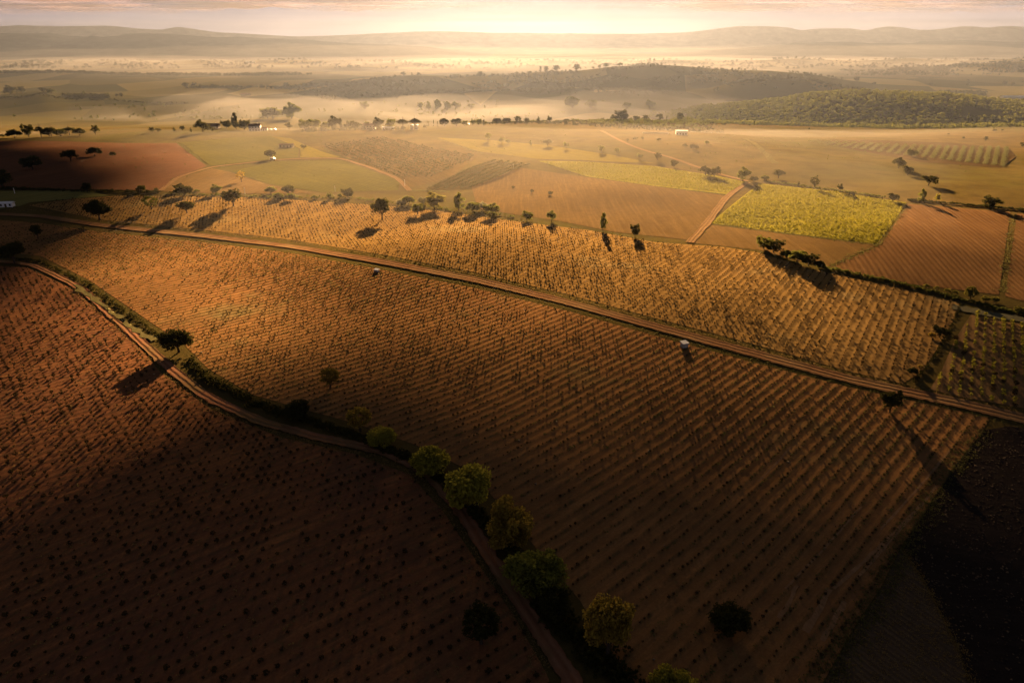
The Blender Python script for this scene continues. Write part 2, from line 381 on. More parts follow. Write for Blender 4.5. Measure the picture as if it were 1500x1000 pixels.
ribbon('farm_lane',[(1090,203),(1120,222),(1135,240)],5,soil('scrub_strip',(.10,.085,.03),(.12,.10,.035),bumpd=.4),.30,.4)
ribbon('grass_bank',[(1395,450),(1450,462),(1500,470),(1560,482)],6,soil('bank_grass_grey',(.15,.14,.085),(.13,.12,.07),bumpd=.3),.38,.2)

# ------------------------------------------------------------------ foliage generators
def leaf_quads(C, size, rng, jitter=.35, up=None):
    n=len(C); a=rng.normal(size=(n,3)); a/=np.linalg.norm(a,axis=1)[:,None]
    b=rng.normal(size=(n,3)); b-=a*(a*b).sum(1)[:,None]; b/=np.linalg.norm(b,axis=1)[:,None]
    s=size*(1+jitter*rng.normal(size=(n,1)).clip(-1.5,1.5)); a=a*s*.5; b=b*s*.42
    V=np.stack([C-a-b*.6,C+a*.3-b,C+a+b*.5,C-a*.4+b],1)
    return V.reshape(-1,3), np.arange(n*4).reshape(n,4)
def crown_pts(kind, rng, nc, per):
    """leaf positions for a crown about 1 wide and 1 high, base at z=0"""
    P=[]
    k=0; LB=[(rng.uniform(.12,.29)*math.cos(a),rng.uniform(.12,.29)*math.sin(a),rng.uniform(-.14,.19)) for a in np.arange(5)*1.257+rng.uniform(0,6)]
    while k<nc:
        u=rng.normal(size=3); u/=np.linalg.norm(u); r=rng.uniform(.55,1)**.6
        if kind=='oak':
            c=np.array([.42*u[0]*r,.42*u[1]*r,.48+.40*u[2]*r]); cr=.15
            if u[2]<-.72: continue
            L=LB[k%len(LB)]; c=c*np.array([.66,.66,.72])+np.array([L[0],L[1],L[2]+.12])
        elif kind=='round':
            c=np.array([.38*u[0]*r,.38*u[1]*r,.5+.38*u[2]*r]); cr=.15; L=LB[k%len(LB)]; c=c*np.array([.72,.72,.75])+np.array([L[0],L[1],L[2]+.10])
        elif kind=='tall':
            z=rng.uniform(.08,.95); w=.36*math.sin(math.pi*min(1,.15+z*.85))**.7
            c=np.array([w*u[0]*r,w*u[1]*r,z]); cr=.13
        elif kind=='cypress':
            z=rng.uniform(.02,.95); w=.38*(1-z)**.6
            c=np.array([w*u[0]*r,w*u[1]*r,z]); cr=.10
        elif kind=='umbrella':
            c=np.array([.42*u[0]*r,.42*u[1]*r,.35+.45*max(0,u[2])*r]); cr=.15
        elif kind=='sparse':
            c=np.array([.42*u[0]*r,.42*u[1]*r,.52+.42*u[2]*r]); cr=.11
            if rng.random()<.25: c*=1.12
        else:   # bush
            c=np.array([.40*u[0]*r,.40*u[1]*r,.34+.42*abs(u[2])*r-.08]); cr=.15
        cr*=rng.uniform(.45,1.4)
        q=rng.normal(size=(per,3)); q/=np.linalg.norm(q,axis=1)[:,None]
        q=q*(rng.uniform(.2,1,size=(per,1))**.5)*cr*np.array([1,1,.75])
        P.append(c+q); k+=1
    P=np.concatenate(P); P[:,2]=np.maximum(P[:,2],.01); return P
def tube(V,Fc,p0,p1,r0,r1,n=6):
    p0=np.array(p0,float); p1=np.array(p1,float); d=p1-p0; d/=np.linalg.norm(d)+1e-9
    a=np.cross(d,[0,.3,1] if abs(d[2])<.9 else [1,0,0]); a/=np.linalg.norm(a); b=np.cross(d,a); s=len(V)
    for p,r in ((p0,r0),(p1,r1)):
        for k in range(n):
            t=2*math.pi*k/n; V.append(p+a*r*math.cos(t)+b*r*math.sin(t))
    for k in range(n): Fc.append((s+k,s+(k+1)%n,s+n+(k+1)%n,s+n+k))
CROWNS={}; TRUNKS={}
LOD={'near':(90,120,.048),'mid':(44,36,.085),'far':(20,16,.14)}
def crown_mesh(kind,lod,var):
    key=(kind,lod,var)
    if key not in CROWNS:
        rng=np.random.default_rng(abs(hash((kind,lod)))%9999 if False else sum(map(ord,kind+lod))*7+var)
        nc,per,sz=LOD[lod]
        if kind=='sparse': per=int(per*.5)
        C=crown_pts(kind,rng,nc,per); V,Q=leaf_quads(C,sz,rng)
        CROWNS[key]=mesh_np('crown',V,Q,M['oak_leaf'])
    return CROWNS[key]
def trunk_mesh(kind,var):
    key=(kind,var)
    if key not in TRUNKS:
        r=random.Random(sum(map(ord,kind))+var*31); V=[];Fc=[]
        # unit: z=-1 the ground, z=0 the crown's base, limbs reach into the crown (crown spans 0..2.2)
        tube(V,Fc,(0,0,-1.05),(.03,.02,-.45),.20,.14); tube(V,Fc,(.03,.02,-.47),(.0,.04,.35),.14,.11)
        for k in range(6):
            a=k*1.05+r.uniform(-.3,.3); e=(math.cos(a)*r.uniform(.5,.9),math.sin(a)*r.uniform(.5,.9),r.uniform(.7,1.5))
            m=(e[0]*.4,e[1]*.4,.45); tube(V,Fc,(0,.03,r.uniform(-.1,.25)),m,.08,.05,5); tube(V,Fc,m,e,.05,.015,5)
        tube(V,Fc,(0,.04,.33),(.05,0,1.6),.10,.02)
        TRUNKS[key]=mesh_np('trunk',np.array(V),Fc,M['bark'])
    return TRUNKS[key]
TREE_N=[0]
def tree(x,y,w,h,kind,mat,label,name='tree',cat='tree',group=None,sink=0.0):
    """crown w wide; whole plant h high (metres)"""
    TREE_N[0]+=1; r=random.Random(TREE_N[0]); z=h1(x,y)-sink
    d=depth(x,y,z); pxw=w/d*1000*.68
    lod='near' if pxw>22 else ('mid' if pxw>9 else 'far')
    t=thing(name,label,cat,(x,y,z),r.uniform(0,6.28),group)
    tf={'oak':.19,'round':.09,'tall':.10,'cypress':.04,'umbrella':.45,'sparse':.24,'bush':.03}[kind]
    th=h*tf; ch=h-th
    c=link('crown' if kind!='bush' else 'foliage',crown_mesh(kind,lod,r.randint(0,2)),t)
    c.location=(0,0,th*.92); c.scale=(w,w*r.uniform(.88,1.05),ch); c.material_slots[0].link='OBJECT'; c.material_slots[0].material=M[mat]
    k=link('trunk' if kind!='bush' else 'stems',trunk_mesh(kind,r.randint(0,1)),t)
    tr=max(w*.55,.4); k.location=(0,0,th); k.scale=(tr*.45,tr*.45,max(th,.12*h)); 
    return t
def tree_px(px,py,wp,hp,kind,mat,label,Y=None,**kw):
    if Y is None: x,y=unproj(px,py)
    else: y=Y; fw=F*CP-(py-500)*SP; x=(px-750)/fw*Y
    z=h1(x,y); d=depth(x,y,z); dep=math.atan2(H-z,y)
    w=wp/1000*d; h=max((hp/1000*d-w*.5*math.sin(dep))/math.cos(dep),.8*w) if kind not in('bush','umbrella','oak') else max((hp/1000*d-w*.42*math.sin(dep))/math.cos(dep),.72*w)
    return tree(x,y,w,h,kind,mat,label,**kw)

# --- the trees one by one: picture base point, crown width, height
NEAR=[
 (262,516,44,42,'oak','oak_leaf','dark round oak with rusty fringe where the ditch bends between the two vineyards'),
 (484,568,34,36,'sparse','sunlit_rust_leaf','thin brownish tree standing alone among vines above the ditch'),
 (438,614,38,44,'round','oak_leaf','very dark dense tree on the ditch edge, below the thin brownish tree'),
 (528,632,38,44,'sparse','sunlit_rust_leaf','gappy half-bare tree touching the yellow-topped shrub on the ditch'),
 (560,652,46,42,'bush','sunlit_yellow_leaf','smaller low yellow-topped tree beside the half-bare tree on the ditch'),
 (630,692,62,58,'bush','sunlit_yellow_leaf','broad yellow-topped tree just above the biggest bright tree of the row'),
 (687,748,76,88,'round','sunlit_yellow_leaf','biggest tree, bright yellow-green crown, in the row along the ditch path'),
 (742,800,76,78,'round','sunlit_rust_leaf','rust-tinged round tree directly below the biggest bright tree'),
 (788,868,82,80,'round','sunlit_green_leaf','wide double-domed green tree, fourth large one down the ditch row'),
 (814,905,44,54,'round','oak_leaf','small dark tree tucked under the double-domed tree'),
 (890,962,70,98,'oak','sunlit_rust_leaf','leaning tree with bare trunk and golden top near the end of the row'),
 (980,1030,66,72,'round','sunlit_yellow_leaf','last yellow-green tree of the ditch row, cut by the lower edge'),
 (705,942,58,66,'sparse','oak_leaf','dark loose tree alone on the vineyard side of the dirt path'),
 (1068,925,56,60,'round','oak_leaf','black-looking round tree alone in the lower dark vine rows'),
 (1303,604,32,42,'round','oak_leaf','dark round tree beside the dirt track near its junction with the gully'),
 (1376,494,24,20,'oak','oak_leaf','dark oval tree halfway along the narrow gully'),
 (1364,494,12,12,'bush','rust_leaf','orange shrub leaning against the dark oval tree by the gully'),
 (1336,548,16,16,'bush','oak_leaf','dark shrub at the lower end of the gully above the track'),
 (1347,540,9,9,'bush','rust_leaf','small orange shrub next to the dark shrub at the gully end'),
 (146,322,35,32,'oak','oak_leaf','largest lone oak in the far vineyard, wide crown over a bare trunk'),
 (274,312,26,20,'oak','oak_leaf','dark flat-crowned oak second from the largest lone oak'),
 (222,307,25,17,'sparse','green_leaf','pale wispy tree between two dark oaks in the far vineyard'),
 (342,302,29,28,'oak','oak_leaf','dark spreading oak at the upper edge of the vineyard over a short trunk'),
 (560,321,30,34,'oak','oak_leaf','dark lone oak with trunk and long shadow in the golden vineyard'),
 (612,314,23,19,'oak','green_leaf','olive-coloured small oak right of the lone oak in golden vineyard'),
 (56,350,16,24,'oak','oak_leaf','slim small oak between the white shed and the curved path'),
 (22,386,36,36,'oak','oak_leaf','dark wide oak where the path and ditch begin'),
 (5,276,32,30,'round','oak_leaf','big dark tree behind the white shed, cut by the picture edge'),
]
for (px,py,w,h,k,m,l) in NEAR: tree_px(px,py,w,h,k,m,l,name='shrub' if k=='bush' and w<20 else 'tree',cat='shrub' if k=='bush' and w<20 else 'tree')

def ordinal(i): return ['first','second','third','fourth','fifth','sixth','seventh','eighth','ninth','tenth','eleventh','twelfth','thirteenth','fourteenth','fifteenth','sixteenth','seventeenth','eighteenth','nineteenth','twentieth','twenty-first','twenty-second','twenty-third','twenty-fourth','twenty-fifth','twenty-sixth'][i]
ADJ={'oak_leaf':'dark','green_leaf':'green','yellow_leaf':'bright yellow-green','rust_leaf':'rusty','pale_leaf':'pale','olive_leaf':'grey-green'}
KND={'oak':'spreading tree','round':'round tree','tall':'tall tree','cypress':'pointed cypress','umbrella':'flat-topped pine','sparse':'wispy tree','bush':'bush'}
ZONES={
 'hedge line above the golden vineyard':(None,[(128,282,14,18,'round','oak_leaf'),(207,281,14,12,'round','green_leaf'),(229,283,8,9,'round','green_leaf'),(264,281,16,14,'round','oak_leaf'),(270,287,28,12,'bush','oak_leaf'),(288,284,12,9,'bush','green_leaf'),(317,285,17,16,'round','green_leaf'),(397,283,18,12,'bush','green_leaf'),(408,292,18,11,'bush','green_leaf'),(423,284,23,13,'bush','oak_leaf'),(427,293,18,10,'bush','green_leaf'),(460,292,10,9,'bush','green_leaf'),(484,292,12,11,'round','green_leaf'),(498,290,8,9,'bush','green_leaf'),(510,290,17,16,'round','oak_leaf'),(559,302,14,12,'round','oak_leaf'),(588,302,18,14,'bush','pale_leaf'),(598,300,24,16,'bush','green_leaf'),(620,301,15,16,'round','pale_leaf'),(637,306,30,27,'round','yellow_leaf'),(672,308,22,27,'tall','green_leaf'),(692,312,24,20,'round','green_leaf'),(706,308,20,17,'bush','pale_leaf'),(721,316,25,18,'round','green_leaf')]),
 'grass edge between vineyard and stubble field':(None,[(772,323,18,14,'round','green_leaf'),(808,325,14,19,'round','green_leaf'),(883,337,14,26,'tall','green_leaf'),(930,347,14,21,'round','oak_leaf')]),
 'stubble field':(None,[(752,277,5,6,'round','oak_leaf'),(779,283,7,7,'round','oak_leaf'),(806,286,8,8,'round','oak_leaf')]),
 'shrubby clump above the straight vine rows':(None,[(1118,364,24,22,'round','green_leaf'),(1133,370,26,22,'round','oak_leaf'),(1152,378,22,18,'bush','green_leaf'),(1167,385,28,23,'round','green_leaf'),(1184,389,24,22,'round','oak_leaf'),(1199,392,18,16,'bush','oak_leaf')]),
 'hedge by the ploughed field corner':(None,[(1357,422,11,9,'bush','yellow_leaf'),(1372,425,9,9,'bush','yellow_leaf'),(1387,429,11,10,'bush','yellow_leaf'),(1398,431,11,9,'bush','yellow_leaf'),(1421,437,20,22,'round','yellow_leaf'),(1443,441,14,11,'bush','yellow_leaf'),(1456,442,14,10,'bush','yellow_leaf'),(1492,457,16,11,'bush','yellow_leaf')]),
 'meadow below the olive grove':(None,[(1335,230,14,12,'round','oak_leaf'),(1316,247,18,18,'round','oak_leaf'),(1329,257,16,17,'round','oak_leaf'),(1360,272,22,17,'oak','oak_leaf'),(1230,282,11,15,'round','oak_leaf'),(1246,288,12,11,'bush','oak_leaf'),(1192,277,15,20,'sparse','oak_leaf'),(1169,273,5,8,'tall','oak_leaf')]),
 'hedge behind the green field corner':(None,[(1308,295,16,15,'round','oak_leaf'),(1349,297,14,21,'tall','green_leaf'),(1371,297,10,15,'round','yellow_leaf'),(1450,305,23,19,'round','oak_leaf')]),
 'edge of the upper green strip':(None,[(1033,257,18,15,'round','oak_leaf'),(1046,259,18,16,'round','oak_leaf'),(1088,265,20,21,'round','green_leaf'),(1104,266,14,9,'bush','oak_leaf'),(1120,264,14,9,'bush','green_leaf'),(1140,261,18,14,'oak','oak_leaf')]),
 'yellow slope below the ridge':(None,[(715,206,10,14,'round','green_leaf'),(734,210,11,10,'round','green_leaf'),(744,210,10,8,'bush','green_leaf'),(777,213,6,8,'tall','green_leaf'),(802,214,14,11,'oak','pale_leaf'),(829,218,8,11,'round','green_leaf'),(881,223,11,11,'oak','green_leaf'),(904,225,9,9,'round','green_leaf'),(937,233,9,9,'round','green_leaf'),(963,235,13,13,'round','oak_leaf'),(987,245,12,13,'round','oak_leaf')]),
 'bare red field':(None,[(48,249,28,24,'round','oak_leaf'),(104,236,24,18,'oak','oak_leaf'),(139,229,24,16,'bush','oak_leaf'),(165,229,12,9,'bush','oak_leaf')]),
 'edge of the sloping green vineyards':(None,[(397,233,18,15,'oak','oak_leaf'),(354,267,14,17,'sparse','rust_leaf'),(445,219,8,8,'round','oak_leaf')]),
 'ridge left of the dark mound':(800,[(2,199,9,7,'bush','oak_leaf'),(22,203,22,14,'bush','oak_leaf'),(43,203,16,20,'round','oak_leaf'),(60,198,14,18,'umbrella','oak_leaf'),(75,197,13,16,'umbrella','oak_leaf'),(74,206,24,12,'bush','oak_leaf'),(91,206,20,10,'bush','green_leaf'),(102,197,18,12,'umbrella','oak_leaf'),(118,203,20,11,'bush','oak_leaf'),(142,206,13,15,'round','oak_leaf')]),
 'lane at the foot of the dark mound':(805,[(225,201,10,9,'round','oak_leaf'),(234,200,8,8,'round','oak_leaf'),(257,200,6,7,'tall','oak_leaf'),(269,201,9,8,'round','oak_leaf'),(281,200,5,8,'tall','oak_leaf'),(299,203,19,20,'round','oak_leaf'),(312,200,9,9,'round','oak_leaf')]),
 'farmyard of the white farmhouse':(850,[(333,192,14,13,'round','oak_leaf'),(346,190,14,24,'tall','oak_leaf'),(358,192,17,16,'round','oak_leaf'),(424,194,13,12,'round','oak_leaf')]),
 'dark clump right of the farmhouse':(850,[(447,190,20,16,'round','green_leaf'),(460,191,22,18,'round','green_leaf'),(478,192,16,14,'round','green_leaf'),(490,191,20,20,'round','oak_leaf'),(500,190,9,17,'tall','oak_leaf'),(508,200,14,12,'bush','pale_leaf')]),
 'ridge row beside the long white shed':(830,[(511,189,8,13,'round','oak_leaf'),(521,196,15,15,'round','oak_leaf'),(532,196,11,10,'round','oak_leaf'),(537,184,12,13,'round','pale_leaf'),(554,187,17,18,'round','oak_leaf'),(572,186,15,16,'round','green_leaf'),(590,186,20,17,'umbrella','oak_leaf'),(608,186,20,18,'umbrella','oak_leaf'),(622,184,6,8,'round','oak_leaf')]),
 'hilltop right of the white tanks':(880,[(627,180,3,8,'cypress','oak_leaf'),(635,180,3,10,'cypress','oak_leaf'),(641,179,3,8,'cypress','oak_leaf'),(651,180,16,12,'round','oak_leaf'),(668,178,16,11,'round','oak_leaf'),(680,174,12,10,'round','green_leaf'),(692,174,11,10,'round','green_leaf'),(701,173,12,10,'round','green_leaf'),(709,176,5,9,'tall','oak_leaf')]),
 'hilltop edge under the sun':(930,[(728,175,14,8,'bush','oak_leaf'),(742,175,14,8,'bush','oak_leaf'),(758,175,13,10,'round','oak_leaf'),(771,175,9,8,'round','oak_leaf'),(789,172,8,10,'tall','oak_leaf'),(805,173,8,11,'round','oak_leaf'),(829,171,8,10,'round','oak_leaf')]),
 'scrubby crest above the white house':(1050,[(852,174,4,4,'bush','oak_leaf'),(883,172,7,6,'round','oak_leaf'),(900,172,12,9,'round','oak_leaf'),(911,173,20,15,'round','oak_leaf'),(932,172,11,10,'round','oak_leaf'),(946,172,11,9,'round','oak_leaf'),(966,171,12,11,'oak','oak_leaf'),(977,170,3,8,'cypress','oak_leaf'),(996,173,13,17,'round','oak_leaf')]),
 'scrub slope above the white house':(960,[(911,186,7,7,'round','oak_leaf'),(940,186,7,9,'round','yellow_leaf')]),
 'garden of the white house':(None,[(919,208,5,6,'round','oak_leaf'),(930,206,7,6,'round','oak_leaf'),(941,205,5,5,'round','oak_leaf'),(965,207,8,5,'bush','oak_leaf'),(1003,216,9,7,'bush','oak_leaf'),(1016,219,14,6,'bush','oak_leaf'),(1035,212,10,7,'bush','green_leaf')]),
 'misty valley behind the farmhouse':(1430,[(393,180,20,13,'round','green_leaf'),(428,178,28,15,'round','green_leaf'),(402,188,30,9,'bush','green_leaf')]),
 'misty valley below the sun':(1640,[(536,173,14,10,'round','green_leaf'),(617,164,12,9,'round','green_leaf'),(628,163,12,12,'tall','green_leaf'),(641,163,14,14,'tall','green_leaf'),(655,163,14,12,'tall','green_leaf'),(668,165,14,9,'round','green_leaf'),(690,166,12,8,'round','green_leaf'),(838,162,24,12,'round','green_leaf'),(866,160,16,12,'round','green_leaf'),(918,158,14,8,'round','green_leaf'),(952,158,16,9,'round','green_leaf')]),
 'distant crest left':(1890,[(7,137,7,6,'round','oak_leaf'),(15,136,16,10,'round','oak_leaf'),(33,136,13,10,'round','oak_leaf'),(25,136,3,9,'cypress','oak_leaf'),(64,135,11,9,'round','oak_leaf'),(76,136,12,6,'bush','green_leaf'),(123,136,7,8,'tall','green_leaf'),(157,140,7,7,'round','green_leaf'),(172,145,6,6,'round','oak_leaf'),(179,145,6,7,'round','oak_leaf'),(79,155,11,8,'bush','oak_leaf')]),
 'crest of the striped far vineyard':(2385,[(273,134,11,8,'round','oak_leaf'),(285,134,9,8,'round','oak_leaf'),(311,131,7,5,'oak','oak_leaf'),(384,130,6,4,'round','oak_leaf'),(420,128,10,6,'round','oak_leaf'),(446,126,8,5,'round','oak_leaf'),(458,125,12,6,'bush','oak_leaf'),(480,124,8,6,'round','oak_leaf')]),
 'crest of the long hazy hill':(2390,[(591,111,9,6,'round','oak_leaf'),(557,116,5,4,'round','oak_leaf'),(613,111,6,4,'round','oak_leaf'),(665,111,6,4,'bush','oak_leaf'),(703,111,9,7,'round','oak_leaf'),(776,107,5,4,'bush','oak_leaf'),(791,106,6,9,'tall','oak_leaf'),(800,105,7,9,'round','oak_leaf'),(815,105,12,7,'round','oak_leaf'),(844,103,13,9,'round','oak_leaf'),(869,102,5,5,'round','oak_leaf'),(878,101,6,6,'round','oak_leaf'),(887,101,9,6,'round','oak_leaf'),(908,99,10,4,'bush','oak_leaf')]),
 'poplar row on the far slope':(1945,[(1125,118,3,7,'tall','oak_leaf'),(1131,118,3,7,'tall','oak_leaf'),(1137,118,3,7,'tall','oak_leaf'),(1143,118,3,7,'tall','oak_leaf'),(1154,118,4,9,'tall','oak_leaf'),(1166,118,4,9,'tall','oak_leaf')]),
 'hazy field behind the wooded hill':(2500,[(1254,122,10,8,'round','oak_leaf'),(1281,121,8,5,'bush','oak_leaf'),(1364,125,7,5,'round','oak_leaf'),(1417,122,7,9,'tall','oak_leaf'),(1471,124,7,8,'round','oak_leaf'),(1484,123,6,4,'round','oak_leaf')]),
 'golden field beside the olive grove':(None,[(1389,198,4,4,'bush','oak_leaf'),(1411,204,5,5,'bush','oak_leaf'),(1443,207,7,8,'round','oak_leaf'),(1457,193,7,5,'bush','oak_leaf'),(1468,192,5,4,'bush','oak_leaf'),(1498,216,8,9,'round','oak_leaf')]),
 'far edge of the wooded hill':(1020,[(1482,181,8,9,'round','oak_leaf'),(1062,182,3,5,'round','oak_leaf'),(1098,182,3,4,'round','oak_leaf'),(1186,184,4,4,'bush','oak_leaf')]),
}
for zone,(Y,lst) in ZONES.items():
    n=len(lst); order=sorted(range(n),key=lambda i:lst[i][0])
    for rank,i in enumerate(order):
        px,py,w,h,k,m=lst[i]
        nm='cypress' if k=='cypress' else ('shrub' if k=='bush' else ('pine_tree' if k=='umbrella' else 'tree'))
        lab=f"{ADJ[m]} {KND[k]}, {ordinal(rank)} from left on the {zone}"
        tree_px(px,py,w,h,k,m,lab,Y=(Y+random.uniform(-14,14)) if Y else None,name=nm,cat={'cypress':'cypress','shrub':'shrub','pine_tree':'pine tree','tree':'tree'}[nm],group='trees on the '+zone)

# ------------------------------------------------------------------ vines
def vine_mesh(rng, nl, sz, w=.95, h=1.0):
    V=[];Fc=[]; tube(V,Fc,(0,0,-.1),(.04,.03,.45),.075,.05,5)
    for k in range(4):
        a=k*1.6+rng.uniform(0,.6); tube(V,Fc,(.04,.03,.4),(.3*math.cos(a),.3*math.sin(a),.72),.035,.015,4)
    V=np.array(V); Q=np.array(Fc); nb=len(Q)
    c=rng.normal(size=(nl,3)); c/=np.linalg.norm(c,axis=1)[:,None]; c*=rng.uniform(.3,1,size=(nl,1))**.5
    C=c*np.array([w*.48,w*.48,h*.36])+np.array([0,0,h*.62]); L,LQ=leaf_quads(C,sz,rng)
    return np.concatenate([V,L]), np.concatenate([Q,LQ+len(V)]), np.array([0]*nb+[1]*nl)
_vr=np.random.default_rng(5)
VN=[vine_mesh(_vr,44,.24) for _ in range(5)]; VF=[vine_mesh(_vr,15,.42) for _ in range(5)]
def lattice(poly, az, s, sv, ph, miss, jit, rng):
    u=np.array([math.sin(az),math.cos(az)]); n=np.array([math.cos(az),-math.sin(az)])
    a=poly@n; b=poly@u
    I=np.arange(math.floor(a.min()/s),math.ceil(a.max()/s)+1)+ph; J=np.arange(math.floor(b.min()/sv),math.ceil(b.max()/sv)+1)
    g=np.stack(np.meshgrid(I*s,J*sv),-1).reshape(-1,2)
    g=g+rng.normal(size=g.shape)*np.array([jit*.5,jit]); P=g[:,:1]*n+g[:,1:]*u
    P=P[inside(P,poly)]
    f=np.sin(P[:,0]*.043+1)+np.sin(P[:,1]*.051+2)+np.sin((P[:,0]+P[:,1])*.023)          # gaps come in patches
    return P[rng.random(len(P))>np.clip(miss*(1+.5*f),0,.9)]
def shrink(poly, m):
    c=poly.mean(0); return poly
def in_view(P, mar=40):
    x,y,_=proj(P[:,0],P[:,1],hgt(P[:,0],P[:,1])); return (x>-mar)&(x<1500+mar)&(y<1000+mar)&(y>0)
TREEPTS=np.array([o.location[:2] for o in bpy.data.objects if o.get('category') in('tree','shrub') and o.type=='EMPTY'])
def clear(P,rad=2.6):
    k=np.ones(len(P),bool)
    for t in TREEPTS:
        if t[1]<450: k&=((P-t)**2).sum(1)>rad*rad
    return P[k]
sets=[]
for poly,row,sv,miss,jit,sc,mats,desc in (
   (polyA,ROW_A,1.9,.12,.14,.82,'vine_leaf','a'),(polyB,ROW_B,1.5,.30,.14,.52,'vine_leaf','b'),
   (polyC,ROW_C,2.0,.03,.08,.72,'vine_leaf','c'),(polyD,ROW_D,1.6,.15,.2,1.05,'vine_green','d')):
    P=lattice(poly,row[0],row[1],sv,row[2],miss,jit,RNG); P=P[in_view(P)]; P=clear(P)
    d=np.min(((P[:,None,:]-PATHW[None,::3,:])**2).sum(-1),1) if desc in 'a' else np.full(len(P),99.)
    P=P[d>4.5] if desc=='a' else P
    sets.append((desc,P,RNG.normal(size=len(P)).clip(-1.6,1.6)*.36*sc+sc*.92,mats))
allp=np.concatenate([s[1] for s in sets]); allk=np.concatenate([[i]*len(s[1]) for i,s in enumerate(sets)]); alls=np.concatenate([s[2] for s in sets])
zz=hgt(allp[:,0],allp[:,1]); ppx,ppy,dd=proj(allp[:,0],allp[:,1],zz)
big=np.where((ppx>3)&(ppx<1497)&(ppy<996)&(ppy>0),alls/dd,0); top=np.argsort(-big)[:300]; mask=np.zeros(len(allp),bool); mask[top]=True
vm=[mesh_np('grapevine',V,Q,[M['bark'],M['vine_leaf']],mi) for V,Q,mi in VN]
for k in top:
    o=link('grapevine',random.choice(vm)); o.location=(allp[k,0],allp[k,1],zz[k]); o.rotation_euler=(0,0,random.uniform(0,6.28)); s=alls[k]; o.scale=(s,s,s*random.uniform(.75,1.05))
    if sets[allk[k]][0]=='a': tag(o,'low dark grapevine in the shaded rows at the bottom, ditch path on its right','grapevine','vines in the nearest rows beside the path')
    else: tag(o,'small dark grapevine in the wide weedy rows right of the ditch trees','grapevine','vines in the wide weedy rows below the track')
def scatter(P, S, Z, protos, rng):
    VV=[];QQ=[];MI=[];base=0
    which=rng.integers(0,len(protos),len(P)); an=rng.uniform(0,6.28,len(P))
    for v,(V,Q,mi) in enumerate(protos):
        k=np.where(which==v)[0]
        if not len(k): continue
        c,s=np.cos(an[k])[:,None],np.sin(an[k])[:,None]; sc=S[k][:,None]
        X=(V[None,:,0]*c-V[None,:,1]*s)*sc+P[k,0][:,None]; Yv=(V[None,:,0]*s+V[None,:,1]*c)*sc+P[k,1][:,None]; Zv=V[None,:,2]*sc+Z[k][:,None]
        VV.append(np.stack([X,Yv,Zv],-1).reshape(-1,3)); n=len(V)
        QQ.append((Q[None]+(np.arange(len(k))*n)[:,None,None]+base).reshape(-1,4)); MI.append(np.tile(mi,len(k))); base+=n*len(k)
    return np.concatenate(VV),np.concatenate(QQ),np.concatenate(MI)
for i,(desc,P,S,mt) in enumerate(sets):
    rest=(allk==i)&~mask
    P=allp[rest]; S=alls[rest]; Z=zz[rest]; near=P[:,1]<175
    parts=[]
    if desc!='d' and near.any() : parts.append(scatter(P[near],S[near],Z[near],VN,RNG))
    else: near[:]=False
    if (~near).any(): parts.append(scatter(P[~near],S[~near],Z[~near],VF,RNG))
    V=np.concatenate([p[0] for p in parts]); off=0; Qs=[]
    for p in parts: Qs.append(p[1]+off); off+=len(p[0])
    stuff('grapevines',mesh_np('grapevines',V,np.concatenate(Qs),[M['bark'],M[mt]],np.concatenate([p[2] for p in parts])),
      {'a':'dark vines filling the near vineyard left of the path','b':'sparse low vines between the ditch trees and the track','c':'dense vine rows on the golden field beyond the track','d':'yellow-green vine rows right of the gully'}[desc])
print('vines',[len(s[1]) for s in sets])

# weeds along the rows and grass patches
def tuft(rng,n,sz,w,h):
    C=np.column_stack([rng.normal(size=(n,2))*w*.35,rng.uniform(.02,h,n)]); V,Q=leaf_quads(C,sz,rng); return V,Q,np.zeros(n,int)
TF=[tuft(_vr,9,.28,.9,.35) for _ in range(5)]
P=lattice(polyB,ROW_B[0],ROW_B[1],.85,ROW_B[2],.42,.25,RNG); P=P[in_view(P)]; P=P[P[:,1]<420]
V,Q,mi=scatter(P,RNG.uniform(.4,1.2,len(P)),hgt(P[:,0],P[:,1]),TF,RNG); stuff('weeds',mesh_np('weeds',V,Q,M['weed']),'weeds growing along the vine rows below the track')
P=np.column_stack([RNG.uniform(-170,30,6500),RNG.uniform(60,280,6500)]); P=P[inside(P,polyA)]
V,Q,mi=scatter(P,RNG.uniform(.3,1.0,len(P)),hgt(P[:,0],P[:,1]),TF,RNG); stuff('weeds',mesh_np('weeds',V,Q,M['dry']),'dry tufts between the near vines')

# undergrowth along ditch, gully and field edges
def strip_stuff(name,pix,width,n,smin,smax,mat,label,protos=None):
    pts=[]
    for (x0,y0),(x1,y1) in zip(pix,pix[1:]):
        m=max(1,int(math.hypot(x1-x0,y1-y0)/5))
        for t in range(m): pts.append(unproj(x0+(x1-x0)*t/m,y0+(y1-y0)*t/m))
    pts=np.array(pts); k=RNG.integers(0,len(pts)-1,n); t=RNG.random(n)[:,None]
    Q_=pts[k]*(1-t)+pts[k+1]*t+RNG.normal(size=(n,2))*width*.35
    V,Q,mi=scatter(Q_,RNG.uniform(smin,smax,n),hgt(Q_[:,0],Q_[:,1]),protos or BUSH,RNG)
    return stuff(name,mesh_np(name,V,Q,mat),label)
def bushp(rng,n,sz):
    C=crown_pts('bush',rng,max(4,n//9),9); V,Q=leaf_quads(C,sz,rng); return V,Q,np.zeros(len(Q),int)
BUSH=[bushp(_vr,70,.2) for _ in range(5)]; BUSHF=[bushp(_vr,36,.3) for _ in range(5)]
strip_stuff('undergrowth',[(0,376),(60,384),(130,418),(215,480),(262,515)],1.6,420,.6,1.5,M['oak_leaf'],'dark scrub in the upper ditch')
